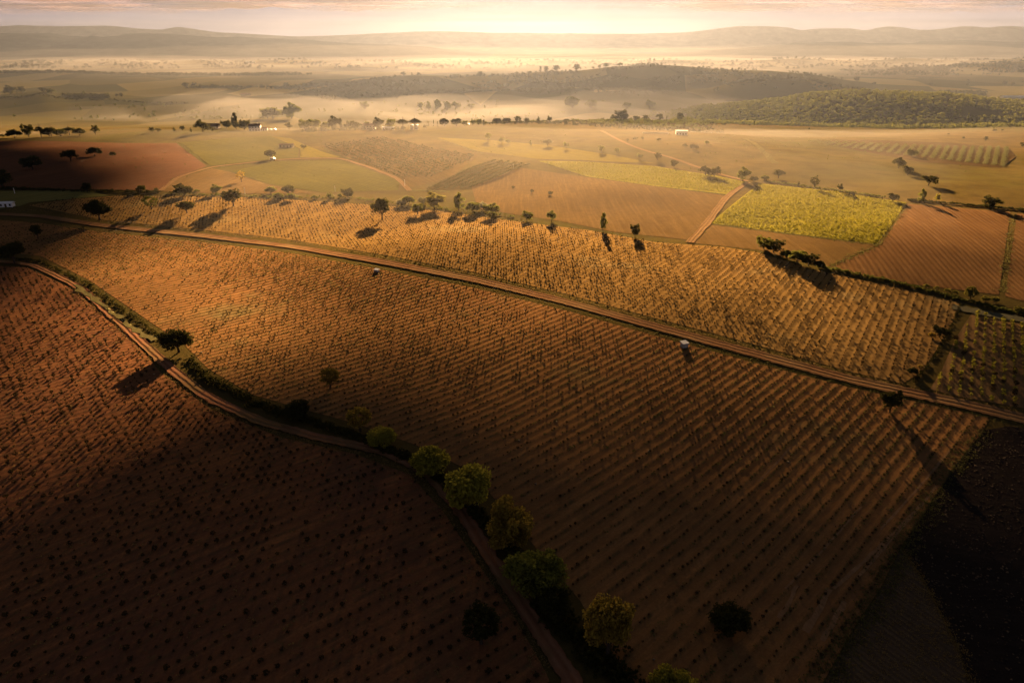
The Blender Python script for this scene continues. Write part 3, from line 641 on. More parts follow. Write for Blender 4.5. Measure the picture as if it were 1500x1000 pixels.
strip_stuff('undergrowth',[(275,528),(300,553),(370,592),(440,614),(520,640),(600,672),(660,710),(720,775),(770,830)],2.2,900,.8,2.0,M['oak_leaf'],'dark scrub in the ditch below the first oak')
strip_stuff('undergrowth',[(790,880),(850,940),(900,985),(930,1020)],4,260,.8,2.0,M['oak_leaf'],'dark scrub under the last ditch trees')
strip_stuff('undergrowth',[(1407,446),(1392,480),(1370,520),(1335,566)],.8,150,.5,1.1,M['oak_leaf'],'dark scrub in the narrow gully')
strip_stuff('undergrowth',[(1200,392),(1300,412),(1380,432),(1440,448),(1520,466)],2.0,420,.7,1.8,M['green_leaf'],'scrub along the ditch above the straight vine rows',BUSHF)
strip_stuff('undergrowth',[(1330,294),(1400,300),(1500,309),(1560,312)],2.5,300,1.0,2.4,M['oak_leaf'],'hedge scrub above the ploughed field',BUSHF)
strip_stuff('undergrowth',[(1120,266),(1200,277),(1300,291)],3,170,1.0,2.4,M['green_leaf'],'scrub behind the bright green vineyard',BUSHF)
strip_stuff('undergrowth',[(0,276),(100,280),(240,283)],3,260,1.0,2.4,M['oak_leaf'],'hedge scrub below the bare red field',BUSHF)
strip_stuff('undergrowth',[(240,284),(400,290),(520,291),(680,310),(760,320)],5,300,.8,2.2,M['green_leaf'],'scrub above the golden vineyard',BUSHF)
strip_stuff('grass',[(150,405),(235,455),(310,500),(345,545)],26,1500,.25,.7,M['weed'],'pale green grass patches by the ditch',TF)

VERGE=[tuft(_vr,10,.22,1.0,.35) for _ in range(4)]
def off_line(pix,d): return [(x,y+d) for x,y in pix]
strip_stuff('grass',off_line(T1,-8),3,1500,.3,1.0,M['dry'],'dry grass on the far verge of the dirt track',VERGE)
strip_stuff('grass',off_line(T1,9),3,1300,.3,1.0,M['weed'],'grass on the near verge of the dirt track',VERGE)
strip_stuff('grass',[(1440,632),(1400,682),(1360,742),(1322,802),(1292,862),(1252,922),(1207,1001)],4,1500,.4,1.2,M['weed'],'rough grass margin of the black ploughland',VERGE)
strip_stuff('grass',[(1322,802),(1360,862),(1405,952),(1448,1060)],1.5,500,.3,.9,M['dry'],'grass between the two ploughlands',VERGE)
strip_stuff('grass',[(100,421),(190,492),(240,545),(310,598),(410,638),(520,664),(600,693),(655,748),(705,825),(758,905),(805,985)],3,1500,.3,1.0,M['dry'],'dry grass beside the dirt path',VERGE)
strip_stuff('grass',[(1085,270),(1066,286),(1040,325),(1012,356)],4,260,.5,1.3,M['weed'],'grass beside the farm lane',VERGE)
for ln in ([(262,209),(305,243)],[(252,263),(310,247),(400,237),(500,235)],[(586,266),(600,279),(660,281)],[(788,238),(860,259),(960,273),(1064,286)],[(640,203),(760,243)],[(1040,327),(1180,346),(1284,359)],[(1330,299),(1288,358),(1214,392)],[(1485,312),(1467,432)],[(470,216),(512,233),(590,263)]):
    strip_stuff('grass',ln,3,260,.5,1.5,M['weed'],'rough grass along a field edge',VERGE)
# ------------------------------------------------------------------ woods on the far hills
CLUMP=[]
for _ in range(6):
    C=crown_pts('round',_vr,9,7); V,Q=leaf_quads(C,.26,_vr); CLUMP.append((V*np.array([1,1,.9]),Q,np.zeros(len(Q),int)))
def wood(pix, Yr, n, smin, smax, mat, label, thin=.0, name='woodland'):
    """scatter over the ground seen between picture columns pix and distances Yr"""
    x=RNG.uniform(pix[0],pix[1],n); Y=np.exp(RNG.uniform(math.log(Yr[0]),math.log(Yr[1]),n)); X=(x-750)/1094*Y
    f=np.sin(X*.011+Y*.006)+np.sin(X*.023-Y*.017+1)+np.sin(Y*.03+X*.004)
    edge=np.minimum(np.minimum(x-pix[0],pix[1]-x)/(.12*(pix[1]-pix[0])),np.minimum(Y-Yr[0],Yr[1]-Y)/(.15*(Yr[1]-Yr[0]))); k=(f>(-3+6*thin))&(RNG.random(n)<edge+.1+.15*f); P=np.column_stack([X,Y])[k]
    V,Q,mi=scatter(P,RNG.uniform(smin,smax,len(P)),hgt(P[:,0],P[:,1])-.3,CLUMP,RNG)
    return stuff(name,mesh_np(name,V,Q,mat),label)
wood((955,1620),(1075,1560),6000,4,9,M['green_leaf'],'dense low woods over the near wooded hill',.10)
wood((980,1180),(1150,1480),900,5,9.5,M['green_leaf'],'woods on the flank of the wooded hill',.0)
wood((690,1080),(880,1045),1100,1.2,3.8,M['oak_leaf'],'dark low scrub over the brown slope behind the sunlit edge',.12,'scrub')
wood((425,625),(790,850),160,2,5,M['oak_leaf'],'scrub among the ridge buildings',.2,'scrub')
wood((840,1060),(930,1050),420,2,6,M['green_leaf'],'scrub on the slope above the white house',.3,'scrub')
wood((-50,900),(1400,1800),420,4,9,M['green_leaf'],'loose trees in the misty valley',.50)
wood((258,560),(2330,2420),700,7,10,M['oak_leaf'],'tree belt on the striped far vineyard',.15)
wood((400,1250),(1850,2450),2600,6,11,M['oak_leaf'],'scattered woods on the long hazy hill',.42)
wood((560,1280),(1930,1975),900,5,9,M['oak_leaf'],'hedge line half way up the long hazy hill',.25)
wood((70,140),(1830,1900),220,6,10,M['oak_leaf'],'dark wood on the distant crest',.0)
wood((-60,260),(1780,1810),160,4,7,M['oak_leaf'],'hedge line on the distant left fields',.1)
wood((-100,460),(3150,3340),1300,8,13,M['oak_leaf'],'tree belt along the hazy left ridge',.15)
wood((1392,1466),(2050,2180),260,8,11,M['oak_leaf'],'square plantation behind the wooded hill',.0)
wood((1240,1600),(3150,3750),1300,8,14,M['oak_leaf'],'woods on the hazy right hill',.38)
wood((-100,1600),(3800,5300),5200,10,22,M['oak_leaf'],'far woods in the misty plain',.60)
wood((560,1500),(500,830),700,.5,1.6,M['green_leaf'],'low scrub dotted over the upper slopes',.35,'scrub')
wood((40,600),(480,800),300,.5,1.5,M['green_leaf'],'low scrub dotted over the left slopes',.4,'scrub')
wood((700,1100),(1010,1130),200,2.5,6,M['green_leaf'],'scrub along the crest',.4,'scrub')

# olive rows: each row of the grove is a thing
def row_thing(p0,p1,w,h,label,group,mat,seed,n=420,sz=.55):
    rng=np.random.default_rng(seed); a=np.array(unproj(*p0)); b=np.array(unproj(*p1)); L=np.linalg.norm(b-a)
    m=max(3,int(L/w*1.8)); C=[]
    for k in range(m):
        c=a+(b-a)*(k+.5)/m+rng.normal(size=2)*w*.06; q=crown_pts('round',rng,9,max(4,n//m//9+3))
        s=w*rng.uniform(.7,1.2); C.append(np.column_stack([c[0]+q[:,0]*s*1.1,c[1]+q[:,1]*s*1.1,h1(*c)+.2+q[:,2]*h*rng.uniform(.8,1.1)]))
    C=np.concatenate(C); o0=np.array([a[0],a[1],h1(*a)]); V,Q=leaf_quads(C-o0,sz,rng)
    o=link('olive_row',mesh_np('olive_row',V,Q,M[mat])); o.location=o0; tag(o,label,'olive row',group)
NB=23
for k in range(NB):
    t=k/(NB-1); xb=1208+t*(1478-1208)-6; yb=207.5+t*9+2*math.sin(t*3); xf=1190+t*(1466-1190)*1.0; yf=209+ (t**.9)*36
    row_thing((xb+2,yb),(xf-8*(1-t)**1.0+2,yf),4.3,2.4,f'long grey-green olive row, {ordinal(k)} from the left in the grove','olive rows in the grove','olive_leaf',100+k,700,.42)
for k in range(6):
    row_thing((640+k*12-14,279-k*.6),(726+k*10,236+k*1.2),2.5,2.3,f'short dark green row of bushes, {ordinal(k)} from the left beside the stubble field','bush rows beside the stubble field','oak_leaf',200+k,420,.45)
# orchard bushes as one mass (hundreds)
P=lattice(world_poly([(472,214),(560,201),(640,219),(698,229),(640,258),(592,262),(510,232)]),R45(-30),5.5,5.0,0,.08,.3,RNG)
V,Q,mi=scatter(P,RNG.uniform(1.9,3.0,len(P)),hgt(P[:,0],P[:,1]),BUSHF,RNG); stuff('orchard_bushes',mesh_np('orchard_bushes',V,Q,M['oak_leaf']),'rows of small orchard bushes on the hill below the sheds')
print('orchard',len(P))
def bush_field(pix,az,s,sv,size,mat,label,miss=.1):
    P=lattice(world_poly(pix),R45(az),s,sv,0,miss,.35,RNG); V,Q,mi=scatter(P,RNG.uniform(size*.7,size*1.2,len(P)),hgt(P[:,0],P[:,1]),VFB,RNG)
    stuff('grapevines',mesh_np('grapevines',V,Q,M[mat]),label); print('bush',len(P))
VFB=[bushp(_vr,18,.42) for _ in range(4)]
bush_field([(1112,270),(1220,281),(1326,298),(1304,330),(1283,356),(1180,344),(1044,326),(1077,299)],-60,2.2,1.4,1.0,'vine_green','leafy yellow-green vines filling the bright field',.12)
bush_field([(790,237),(850,238),(960,245),(1050,259),(1094,268),(1066,283),(960,271),(862,258)],-60,2.2,1.5,1.0,'vine_green','leafy yellow-green vines on the upper strip',.12)
# clods on the black ploughland
_c=[]
for _ in range(5):
    V=np.array([(x,y,z) for x in(-1,1) for y in(-1,1) for z in(-.4,1)],float)*.5*(1+.35*_vr.normal(size=(8,3)))
    _c.append((V,np.array([(0,1,3,2),(4,6,7,5),(0,4,5,1),(2,3,7,6),(1,5,7,3),(0,2,6,4)]),np.zeros(6,int)))
P=np.column_stack([RNG.uniform(polyE1[:,0].min(),polyE1[:,0].max(),9000),RNG.uniform(polyE1[:,1].min(),polyE1[:,1].max(),9000)]); P=P[inside(P,polyE1)]; P=P[in_view(P)]
V,Q,mi=scatter(P,RNG.uniform(.1,.5,len(P))**1.6,hgt(P[:,0],P[:,1])+.05,_c,RNG)
_T=NT('clod_earth_glints'); _p=_T.n('ShaderNodeNewGeometry').outputs['Position']  # lighter tone painted into the clods stands for their glints
stuff('clods',mesh_np('clods',V,Q,_T.done(_T.mix(_T.ramp(_T.noise(_p,.6,4),.45,.7),(.03,.024,.02),(.16,.115,.075)),.9,.02)),'earth clods on the black ploughed field')
P=np.column_stack([RNG.uniform(polyE2[:,0].min(),polyE2[:,0].max(),6000),RNG.uniform(polyE2[:,1].min(),polyE2[:,1].max(),6000)]); P=P[inside(P,polyE2)]; P=P[in_view(P)]
V,Q,mi=scatter(P,RNG.uniform(.25,.7,len(P)),hgt(P[:,0],P[:,1]),TF,RNG); stuff('stubble',mesh_np('stubble',V,Q,M['dry']),'dry stubble on the striped ploughland')
SAND=soil('bare_sand',(.28,.16,.08),(.34,.20,.10),(.18,.10,.05),bumpd=.3)
for a_,b_,w_ in (((1141,905),(1168,858),.9),((1180,925),(1214,862),1.3),((1204,938),(1236,880),1.0),((1222,862),(1352,737),.8),((1252,850),(1372,712),.7),((1150,862),(1262,742),.5),((1110,705),(1158,655),.6),((1290,775),(1395,655),.6)):
    ribbon('bare_strip',[a_,((a_[0]+b_[0])/2+2,(a_[1]+b_[1])/2+1),b_],w_*.8,SAND,.085,.3,9)
# pale stones in the vine rows
P=np.column_stack([RNG.uniform(-200,330,420),RNG.uniform(75,330,420)]); P=P[inside(P,polyB)]
V,Q,mi=scatter(P,RNG.uniform(.15,.4,len(P)),hgt(P[:,0],P[:,1])+.08,_c,RNG); stuff('rubble',mesh_np('rubble',V,Q,paint('stone',(.20,.15,.09),.95,.4)),'pale stones between the vine rows')

# ------------------------------------------------------------------ buildings
M['wall']=paint('white_render',(.84,.83,.82),.85,.1,.8); M['stonewall']=paint('stone_wall',(.42,.35,.27),.9,.35,1.2)
M['tile']=paint('roof_tile',(.26,.14,.09),.85,.4,2); M['metal']=paint('white_sheet',(.80,.80,.82),.35,.12,.6); M['grey']=paint('grey_sheet',(.45,.45,.45),.5,.2,.6)
M['dark']=paint('dark_glass',(.03,.03,.035),.25,.2); M['wood']=paint('door_wood',(.14,.09,.05),.8,.4); M['concrete']=paint('concrete',(.45,.42,.38),.9,.3)
M['post']=paint('white_post',(.78,.76,.70),.6,.1); M['tyre']=paint('tyre',(.02,.02,.02),.8,.2)
def box(V,Fc,x0,x1,y0,y1,z0,z1):
    s=len(V); V+= [(x,y,z) for z in(z0,z1) for (x,y) in((x0,y0),(x1,y0),(x1,y1),(x0,y1))]
    Fc+=[(s+3,s+2,s+1,s),(s+4,s+5,s+6,s+7)]+[(s+k,s+(k+1)%4,s+4+(k+1)%4,s+4+k) for k in range(4)]
def part(name,m,par,*boxes):
    V=[];Fc=[]
    for b in boxes: box(V,Fc,*b)
    return link(name,mesh_np(name,np.array(V),Fc,m),par)
def gable(name,m,par,w,d,z,rise,over=.4,th=.18):
    V=[];Fc=[]
    for sy in(-1,1):
        y0=sy*(d/2+over); drop=-over*rise/(d/2); s=len(V)
        for x in(-w/2-over,w/2+over): V+=[(x,y0,z+drop),(x,0,z+rise),(x,0,z+rise+th),(x,y0,z+drop+th)]
        Fc+=[(s,s+1,s+5,s+4),(s+1,s+2,s+6,s+5),(s+2,s+3,s+7,s+6),(s+3,s,s+4,s+7),(s,s+3,s+2,s+1),(s+4,s+5,s+6,s+7)]
    return link(name,mesh_np(name,np.array(V),Fc,m),par)
def place(px,py,Y=None):
    if Y is None: return unproj(px,py)
    fw=F*CP-(py-500)*SP; return ((px-750)/fw*Y,Y)
def house(name,label,px,py,w,d,h,rise,wall,roof,nwin=3,floors=1,rz=0,Y=None,chim=True,cat='house',door=True):
    x,y=place(px,py,Y); t=thing(name,label,cat,(x,y,h1(x,y)-.1),rz)
    # walls with gables
    V=[(-w/2,-d/2,0),(w/2,-d/2,0),(w/2,d/2,0),(-w/2,d/2,0),(-w/2,-d/2,h),(w/2,-d/2,h),(w/2,d/2,h),(-w/2,d/2,h),(-w/2,0,h+rise),(w/2,0,h+rise)]
    link('wall',mesh_np('wall',np.array(V),[(0,1,5,4),(2,3,7,6),(1,2,6,9,5),(3,0,4,8,7)],M[wall]),t)
    r=gable('roof',M[roof],t,w,d,h,rise)
    if chim: part('chimney',M['stonewall'],r,(w*.22,w*.22+.7,-.9,-.2,h+rise*.6,h+rise+1.0))
    fh=h/floors
    for f in range(floors):
        for k in range(nwin):
            cx=-w/2+w*(k+.5)/nwin
            if door and f==0 and k==nwin//2:
                dd=part('door',M['wood'],t,(cx-.55,cx+.55,-d/2-.05,-d/2+.02,.02,2.1)); part('handle',M['metal'],dd,(cx+.35,cx+.45,-d/2-.12,-d/2-.05,1.0,1.1)); continue
            wd=part('window',M['dark'],t,(cx-.5,cx+.5,-d/2-.04,-d/2+.02,f*fh+.9,f*fh+2.1))
            part('sill',M['concrete'],wd,(cx-.65,cx+.65,-d/2-.18,-d/2-.04,f*fh+.78,f*fh+.9))
    return t
house('farmhouse','two-storey whitish farmhouse beside the tall tree on the ridge',374,190,13,9,6.2,2.0,'wall','tile',4,2,.15,Y=835)
house('farm_annex','low white annex against the right end of the farmhouse',387,191.5,8,6,3,1.0,'wall','tile',3,1,.15,Y=838,chim=False,cat='annex')
house('cottage','low tan cottage with wide brown roof left of the tall farmyard tree',313,190,15,9,3.4,2.2,'stonewall','tile',4,1,0,Y=858)
house('hillside_barn','long low stone barn at the bend of the light farm lane',420,216,13,6,2.6,.9,'stonewall','tile',4,1,0,Y=None,chim=False,cat='barn')
house('ridge_house','pale house half hidden by trees left of the long shed',541,188,14,9,5.0,2.0,'stonewall','tile',4,2,.1,Y=825)
house('long_shed','long white flat-sided shed on the ridge below two flat-topped pines',569,189,13,7,3.0,.35,'wall','metal',4,1,0,Y=815,chim=False,cat='shed')
house('white_house','white house with shiny roof alone on the slope right of the sunlit edge',997,207,12,9,4.2,.4,'wall','metal',4,1,-.15,Y=770)
house('far_villa','pale villa below the tree belt of the striped far vineyard',360,141,26,10,5,2,'stonewall','tile',5,1,0)
house('greenhouse','long white greenhouse roof at the far edge of the wooded hill',1486,143,70,22,4,3,'metal','metal',9,1,0,Y=1970,chim=False,cat='greenhouse',door=False)
house('mist_farm','tiny bright farm building in the misty plain under the far ridge',365,80,60,18,9,5,'wall','metal',6,1,0,Y=4700,chim=False)
house('mist_farm','small grey farm building in the misty plain at the far left',146,86,30,14,8,5,'wall','tile',4,1,0,Y=4500,chim=False)
house('white_shed','white sheet-metal shed by the track start, at the picture edge',11,303,7.2,3.2,2.6,.5,'metal','metal',3,1,.12,chim=False,cat='shed')
def hut(px,py,label,w,d,h,rz,roof='metal'):
    x,y=unproj(px,py); t=thing('well_hut',label,'hut',(x,y,h1(x,y)-.05),rz,'white well huts by the track')
    part('wall',M['concrete'],t,(-w/2,w/2,-d/2,d/2,0,h)); V=[];Fc=[]
    ov=.18; s=[(-w/2-ov,-d/2-ov,h+.003),(w/2+ov,-d/2-ov,h+.003),(w/2+ov,d/2+ov,h+.25),(-w/2-ov,d/2+ov,h+.25)]
    V=np.array(s+[(a,b,c+.14) for a,b,c in s]); link('roof',mesh_np('roof',V,[(3,2,1,0),(4,5,6,7)]+[(k,(k+1)%4,4+(k+1)%4,4+k) for k in range(4)],M[roof]),t)
    dr=part('door',M['grey'],t,(-.35,.35,-d/2-.04,-d/2+.01,.03,h*.8)); part('handle',M['dark'],dr,(.2,.28,-d/2-.09,-d/2-.04,h*.4,h*.45))
hut(1002,508,'white box-shaped well hut where the track runs past the lower vine rows',1.9,1.7,1.5,.35)
hut(552,398,'low white well hut on the upper part of the track, near green weeds',1.9,1.2,.9,-.5)
def tank(px,py,Y,label):
    x,y=place(px,py,Y); t=thing('water_tank',label,'tank',(x,y,h1(x,y)),0,'white tanks on the ridge')
    V=[];Fc=[]; n=16; R=2.0; hh=5.0
    for z in(0,hh): V+=[(R*math.cos(2*math.pi*k/n),R*math.sin(2*math.pi*k/n),z) for k in range(n)]
    V.append((0,0,hh+.7)); Fc=[(k,(k+1)%n,n+(k+1)%n,n+k) for k in range(n)]; link('shell',mesh_np('shell',np.array(V),Fc,M['metal']),t)
    link('lid',mesh_np('lid',np.array(V),[(n+k,n+(k+1)%n,2*n) for k in range(n)],M['metal']),t); part('hatch',M['grey'],t,(-.4,.4,-2.08,-1.9,.6,1.8))
tank(603.5,188,818,'left white tank of the pair at the end of the ridge pines'); tank(610.5,188,818,'right white tank of the pair at the end of the ridge pines')
def van(px,py,Y,label,rz=0,grp=None):
    x,y=place(px,py,Y); t=thing('parked_van',label,'van',(x,y,h1(x,y)+.1),rz,grp)
    sec=[(-2.3,.35),(-2.3,1.9),(.9,2.0),(1.5,1.25),(2.3,1.1),(2.35,.35)]; n=len(sec)
    V=[(a,s*.9,b) for s in(-1,1) for a,b in sec]; Fc=[tuple(range(n-1,-1,-1))[::-1],tuple(range(n,2*n))[::-1]]+[(k,n+k,n+(k+1)%n,(k+1)%n) for k in range(n)]
    link('body',mesh_np('body',np.array(V),Fc,M['metal']),t)
    for wx in(-1.4,1.4):
        for s in(-1,1):
            V=[];F2=[]; tube(V,F2,(wx,s*.72,.33),(wx,s*.95,.33),.34,.34,12); F2.append(tuple(range(12,24))); link('wheel',mesh_np('wheel',np.array(V),F2,M['tyre']),t)
    part('windscreen',M['dark'],t,(.95,1.25,-.91,-.902,1.3,1.8),(.95,1.25,.902,.91,1.3,1.8))
van(396.5,193,842,'left white van of the two parked beside the farm annex',.3,'white vans beside the annex'); van(402.5,193,842,'right white van of the two parked beside the farm annex',.2,'white vans beside the annex')
van(400,234.5,None,'small white van parked under the lone tree at the lane bend',.2)
van(685,175,905,'white van among the trees on the hilltop',.2)
# posts, fence
for px,py,h,l in ((593,273,4.5,'white post above the pale bushes at the orchard corner'),(491,281,4,'thin white post on the edge of the green vineyard'),(359,284,4,'thin white post right of the dark spreading oak'),(22,284,3.6,'white post behind the white shed'),(752,246,3,'short white post at the tip of the stubble field')):
    x,y=unproj(px,py); t=thing('marker_post',l,'post',(x,y,h1(x,y)))
    part('shaft',M['post'],t,(-.13,.13,-.13,.13,0,h)); part('cap',M['concrete'],t,(-.17,.17,-.17,.17,h,h+.12)); part('footing',M['concrete'],t,(-.3,.3,-.3,.3,-.2,.1))
x,y=place(962,205.5,775); t=thing('garden_fence','pale garden fence running left from the white house','fence',(x,y,h1(x,y)),.02)
for k in range(12):
    xx=-16+k*2.6; part('post',M['post'],t,(xx-.08,xx+.08,-.08,.08,h1(x+xx,y)-h1(x,y)-.2,h1(x+xx,y)-h1(x,y)+1.4))
V=[];Fc=[]
for k in range(11):
    xa=-16+k*2.6+.08; xb=xa+2.44; za=h1(x+xa,y)-h1(x,y); zb=h1(x+xb,y)-h1(x,y)
    s=len(V); V+=[(xa,-.03,za+.2),(xb,-.03,zb+.2),(xb,.03,zb+.2),(xa,.03,za+.2),(xa,-.03,za+1.2),(xb,-.03,zb+1.2),(xb,.03,zb+1.2),(xa,.03,za+1.2)]
    Fc+=[(s+3,s+2,s+1,s),(s+4,s+5,s+6,s+7)]+[(s+q,s+(q+1)%4,s+4+(q+1)%4,s+4+q) for q in range(4)]
link('panel',mesh_np('panel',np.array(V),Fc,M['post']),t)

# ------------------------------------------------------------------ far ridges and mountains
def ridge(name, prof, Y, dep, col, seed, base=-14, rough=1.0):
    rng=np.random.default_rng(seed); px=np.arange(-700,2200,3.0); pr=np.interp(px,[p[0] for p in prof],[p[1] for p in prof])
    k=np.ones(9)/9; pr=np.convolve(np.pad(pr,4,mode='edge'),k,'valid')
    top=np.array([z_of(Y,p) for p in pr]); 
    n=np.zeros(len(px))
    for o in range(2,8): n+=np.interp(px,np.linspace(px[0],px[-1],int(14*2**(o*.8))),rng.normal(size=int(14*2**(o*.8))))*2.0**(-o*.62)
    top=top+n*rough*Y/1000*.9
    X=(px-750)/1094*Y; S=np.linspace(-1,1,25); rows=[]
    for j,s in enumerate(S):
        f=np.exp(-(s*1.9)**2)-math.exp(-3.61)*(abs(s)); f=f if abs(s)<1 else f*0
        w=np.interp(px,np.linspace(px[0],px[-1],160),rng.normal(size=160))*(.12 if abs(s)>.02 else 0)
        z=base+(top-base)*np.clip(f*(1+w),0,1.0 if abs(s)<.02 else .985)
        rows.append(np.column_stack([X,np.full(len(X),Y+s*dep),np.where(abs(s)>.99,base-6,z)]))
    V=np.stack(rows,0); a,b=V.shape[:2]; i=np.arange(a-1)[:,None]; j=np.arange(b-1)[None,:]
    q=np.stack([i*b+j,i*b+j+1,(i+1)*b+j+1,(i+1)*b+j],-1).reshape(-1,4)
    T=NT(name+'_slopes'); pos=T.n('ShaderNodeNewGeometry').outputs['Position']
    c=T.mix(T.ramp(T.noise(pos,.006,6,.65),.4,.62),col,tuple(v*1.8 for v in col))
    bm=T.n('ShaderNodeBump',{'Height':T.noise(pos,.02,5,.7),'Distance':14.0})
    return struct(name,mesh_np(name,V.reshape(-1,3),q,T.done(c,.98,0.0,bm.outputs[0]),smooth=True))
ridge('hills',[(-700,52),(0,50),(70,49),(120,55),(170,54),(205,49),(240,50),(300,54),(400,57),(460,61),(560,66),(640,72),(720,80),(900,84),(1100,70),(1180,63),(1260,61),(1330,64),(1420,60),(1500,63),(2200,60)],7300,1900,(.03,.036,.04),11,base=-60,rough=1.8)
ridge('mountains',[(-700,30),(0,39),(40,37),(90,39),(160,37),(210,42),(245,44),(256,39),(280,41),(310,47),(370,50),(430,54),(500,52),(560,49),(640,46),(720,48),(830,49),(930,50),(1000,48),(1040,43),(1080,38),(1140,39),(1170,46),(1185,42),(1235,41),(1260,46),(1300,38),(1345,44),(1375,43),(1412,38),(1440,41),(1470,38),(1500,40),(2200,36)],9800,1000,(.07,.07,.07),12,rough=.6)

# ------------------------------------------------------------------ air: haze, low mist and an added glow slab
def volume(name,density,color,g):
    T=NT(name); v=T.n('ShaderNodeVolumePrincipled',{'Color':(*color,1),'Density':density,'Anisotropy':g}); T.t.links.new(v.outputs[0],T.out.inputs['Volume']); return T.m
V=[];Fc=[]; box(V,Fc,-9500,9500,-400,11400,-95,300); hz=link('haze',mesh_np('haze',np.array(V),Fc,volume('haze_air',.00009,(.145,.17,.235),.55))); hz['kind']='stuff'
def mist(pix, Yr, ztop, zbot, dens, amp, seed, nx=70, ny=34):
    rng=np.random.default_rng(seed); ph=rng.uniform(0,6.28,8); V=[];top=[]
    a=np.linspace((pix[0]-750)/1094,(pix[1]-750)/1094,nx); Yv=np.exp(np.linspace(math.log(Yr[0]),math.log(Yr[1]),ny))
    A,Y=np.meshgrid(a,Yv,indexing='ij'); X=A*Y; sc=1/max(Yr[0]*.16,120)
    n=np.sin(X*sc*1.0+ph[0]+Y*sc*.5)+np.sin(X*sc*2.1-Y*sc*1.7+ph[1])*.6+np.sin(X*sc*4.3+Y*sc*2.9+ph[2])*.35+np.sin(X*sc*7+Y*sc*6+ph[3])*.2
    e=np.minimum(np.minimum(np.linspace(0,1,nx),np.linspace(1,0,nx))[:,None]*5,np.minimum(np.linspace(0,1,ny),np.linspace(1,0,ny))[None,:]*3.2).clip(0,1)
    Z=zbot+.5+(ztop+n*amp-zbot)*e**.7
    N=nx*ny; Vt=np.stack([X,Y,Z],-1).reshape(-1,3); Vb=np.stack([X,Y,np.full_like(X,zbot)],-1).reshape(-1,3)
    i=np.arange(nx-1)[:,None]; j=np.arange(ny-1)[None,:]; q=np.stack([i*ny+j,(i+1)*ny+j,(i+1)*ny+j+1,i*ny+j+1],-1).reshape(-1,4)
    ring=[k*ny for k in range(nx)]+[(nx-1)*ny+k for k in range(1,ny)]+[k*ny+ny-1 for k in range(nx-2,-1,-1)]+[k for k in range(ny-2,0,-1)]
    side=np.array([(ring[k],ring[(k+1)%len(ring)],ring[(k+1)%len(ring)]+N,ring[k]+N) for k in range(len(ring))])
    me=mesh_np('mist',np.concatenate([Vt,Vb]),np.concatenate([q,q[:,::-1]+N,side[:,::-1]]),volume('mist_air',dens,(.36,.345,.34),.45)); o=link('mist',me); o['kind']='stuff'; return o
for k,(zt,dn,am) in enumerate(((-55,.0009,4.5),(-48,.0007,8),(-39,.0005,11))):
    mist((150-40*k,1220+40*k),(1090,2250),zt,-90,dn,am,1+k*5)
for k,(zt,dn,am) in enumerate(((-50,.0005,5),(-42,.00035,8),(-30,.0002,10))):
    mist((-300,1800),(2450-100*k,7600),zt,-90,dn,am,2+k*5)
mist((-400,1900),(4300,8200),25,-90,.00010,14,13)
mist((-200,1700),(230,1020),18,-40,.00042,5,9)  # added glow slab over the fields, standing in for lens flare
mist((-400,300),(1250,1850),-54,-90,.0018,4,3)

# ------------------------------------------------------------------ unseen cloud added above the picture, shaped to shade the near fields
def cloud():
    rng=np.random.default_rng(4); D=4700.0; tn=math.tan(SUN_EL); sx=math.tan(SUN_AZ)
    xs=np.linspace(-3600,3600,300)
    gx=[-3600,-900,-440,-290,-210,-150,-110,-70,-35,0,60,130,220,330,600,3600]; gy=[860,820,680,480,330,165,118,124,145,148,168,200,240,265,300,420]  # lower edge shaped by where its shade should end on the ground
    Y0=np.interp(xs,gx,gy)
    n=np.zeros(len(xs))
    for o in range(5): m=int(60*1.9**o); n+=np.interp(xs,np.linspace(-3600,3600,m),rng.normal(size=m))*.55**o
    zb=(D-Y0)*tn + n*7
    zt=zb+270+30*np.interp(xs,np.linspace(-3600,3600,50),rng.normal(size=50))
    K=28; rows=[]
    for k in range(K):
        t=2*math.pi*k/K; c,s=math.cos(t),math.sin(t); mid=(zb+zt)/2; hh=(zt-zb)/2
        lump=1+.05*np.interp(xs,np.linspace(-3600,3600,120),rng.normal(size=120))*(s>-.3)
        rows.append(np.column_stack([xs+D*sx,D+c*230*lump,mid+s*hh*lump]))
    V=np.stack(rows,1); a=len(xs); i=np.arange(a-1)[:,None]; j=np.arange(K)[None,:]; j2=(j+1)%K
    q=np.stack([i*K+j,i*K+j2,(i+1)*K+j2,(i+1)*K+j],-1).reshape(-1,4)
    V=V.reshape(-1,3); c0=V[:K].mean(0); c1=V[-K:].mean(0); V=np.concatenate([V,[c0,c1]]); e=len(V)
    F_=[tuple(f) for f in q]+[(k,e-2,(k+1)%K) for k in range(K)]+[((a-1)*K+k,(a-1)*K+(k+1)%K,e-1) for k in range(K)]
    T=NT('cloud_white'); a_=T.n('ShaderNodeBsdfTransparent'); d_=T.n('ShaderNodeBsdfDiffuse',{'Color':(.85,.83,.82,1)})
    m_=T.n('ShaderNodeMixShader',{0:.92,1:a_.outputs[0],2:d_.outputs[0]}); T.t.links.new(m_.outputs[0],T.out.inputs[0]); m=T.m
    o=link('shade_cloud',mesh_np('shade_cloud',V,F_,m,smooth=True)); o['kind']='stuff'
cloud()

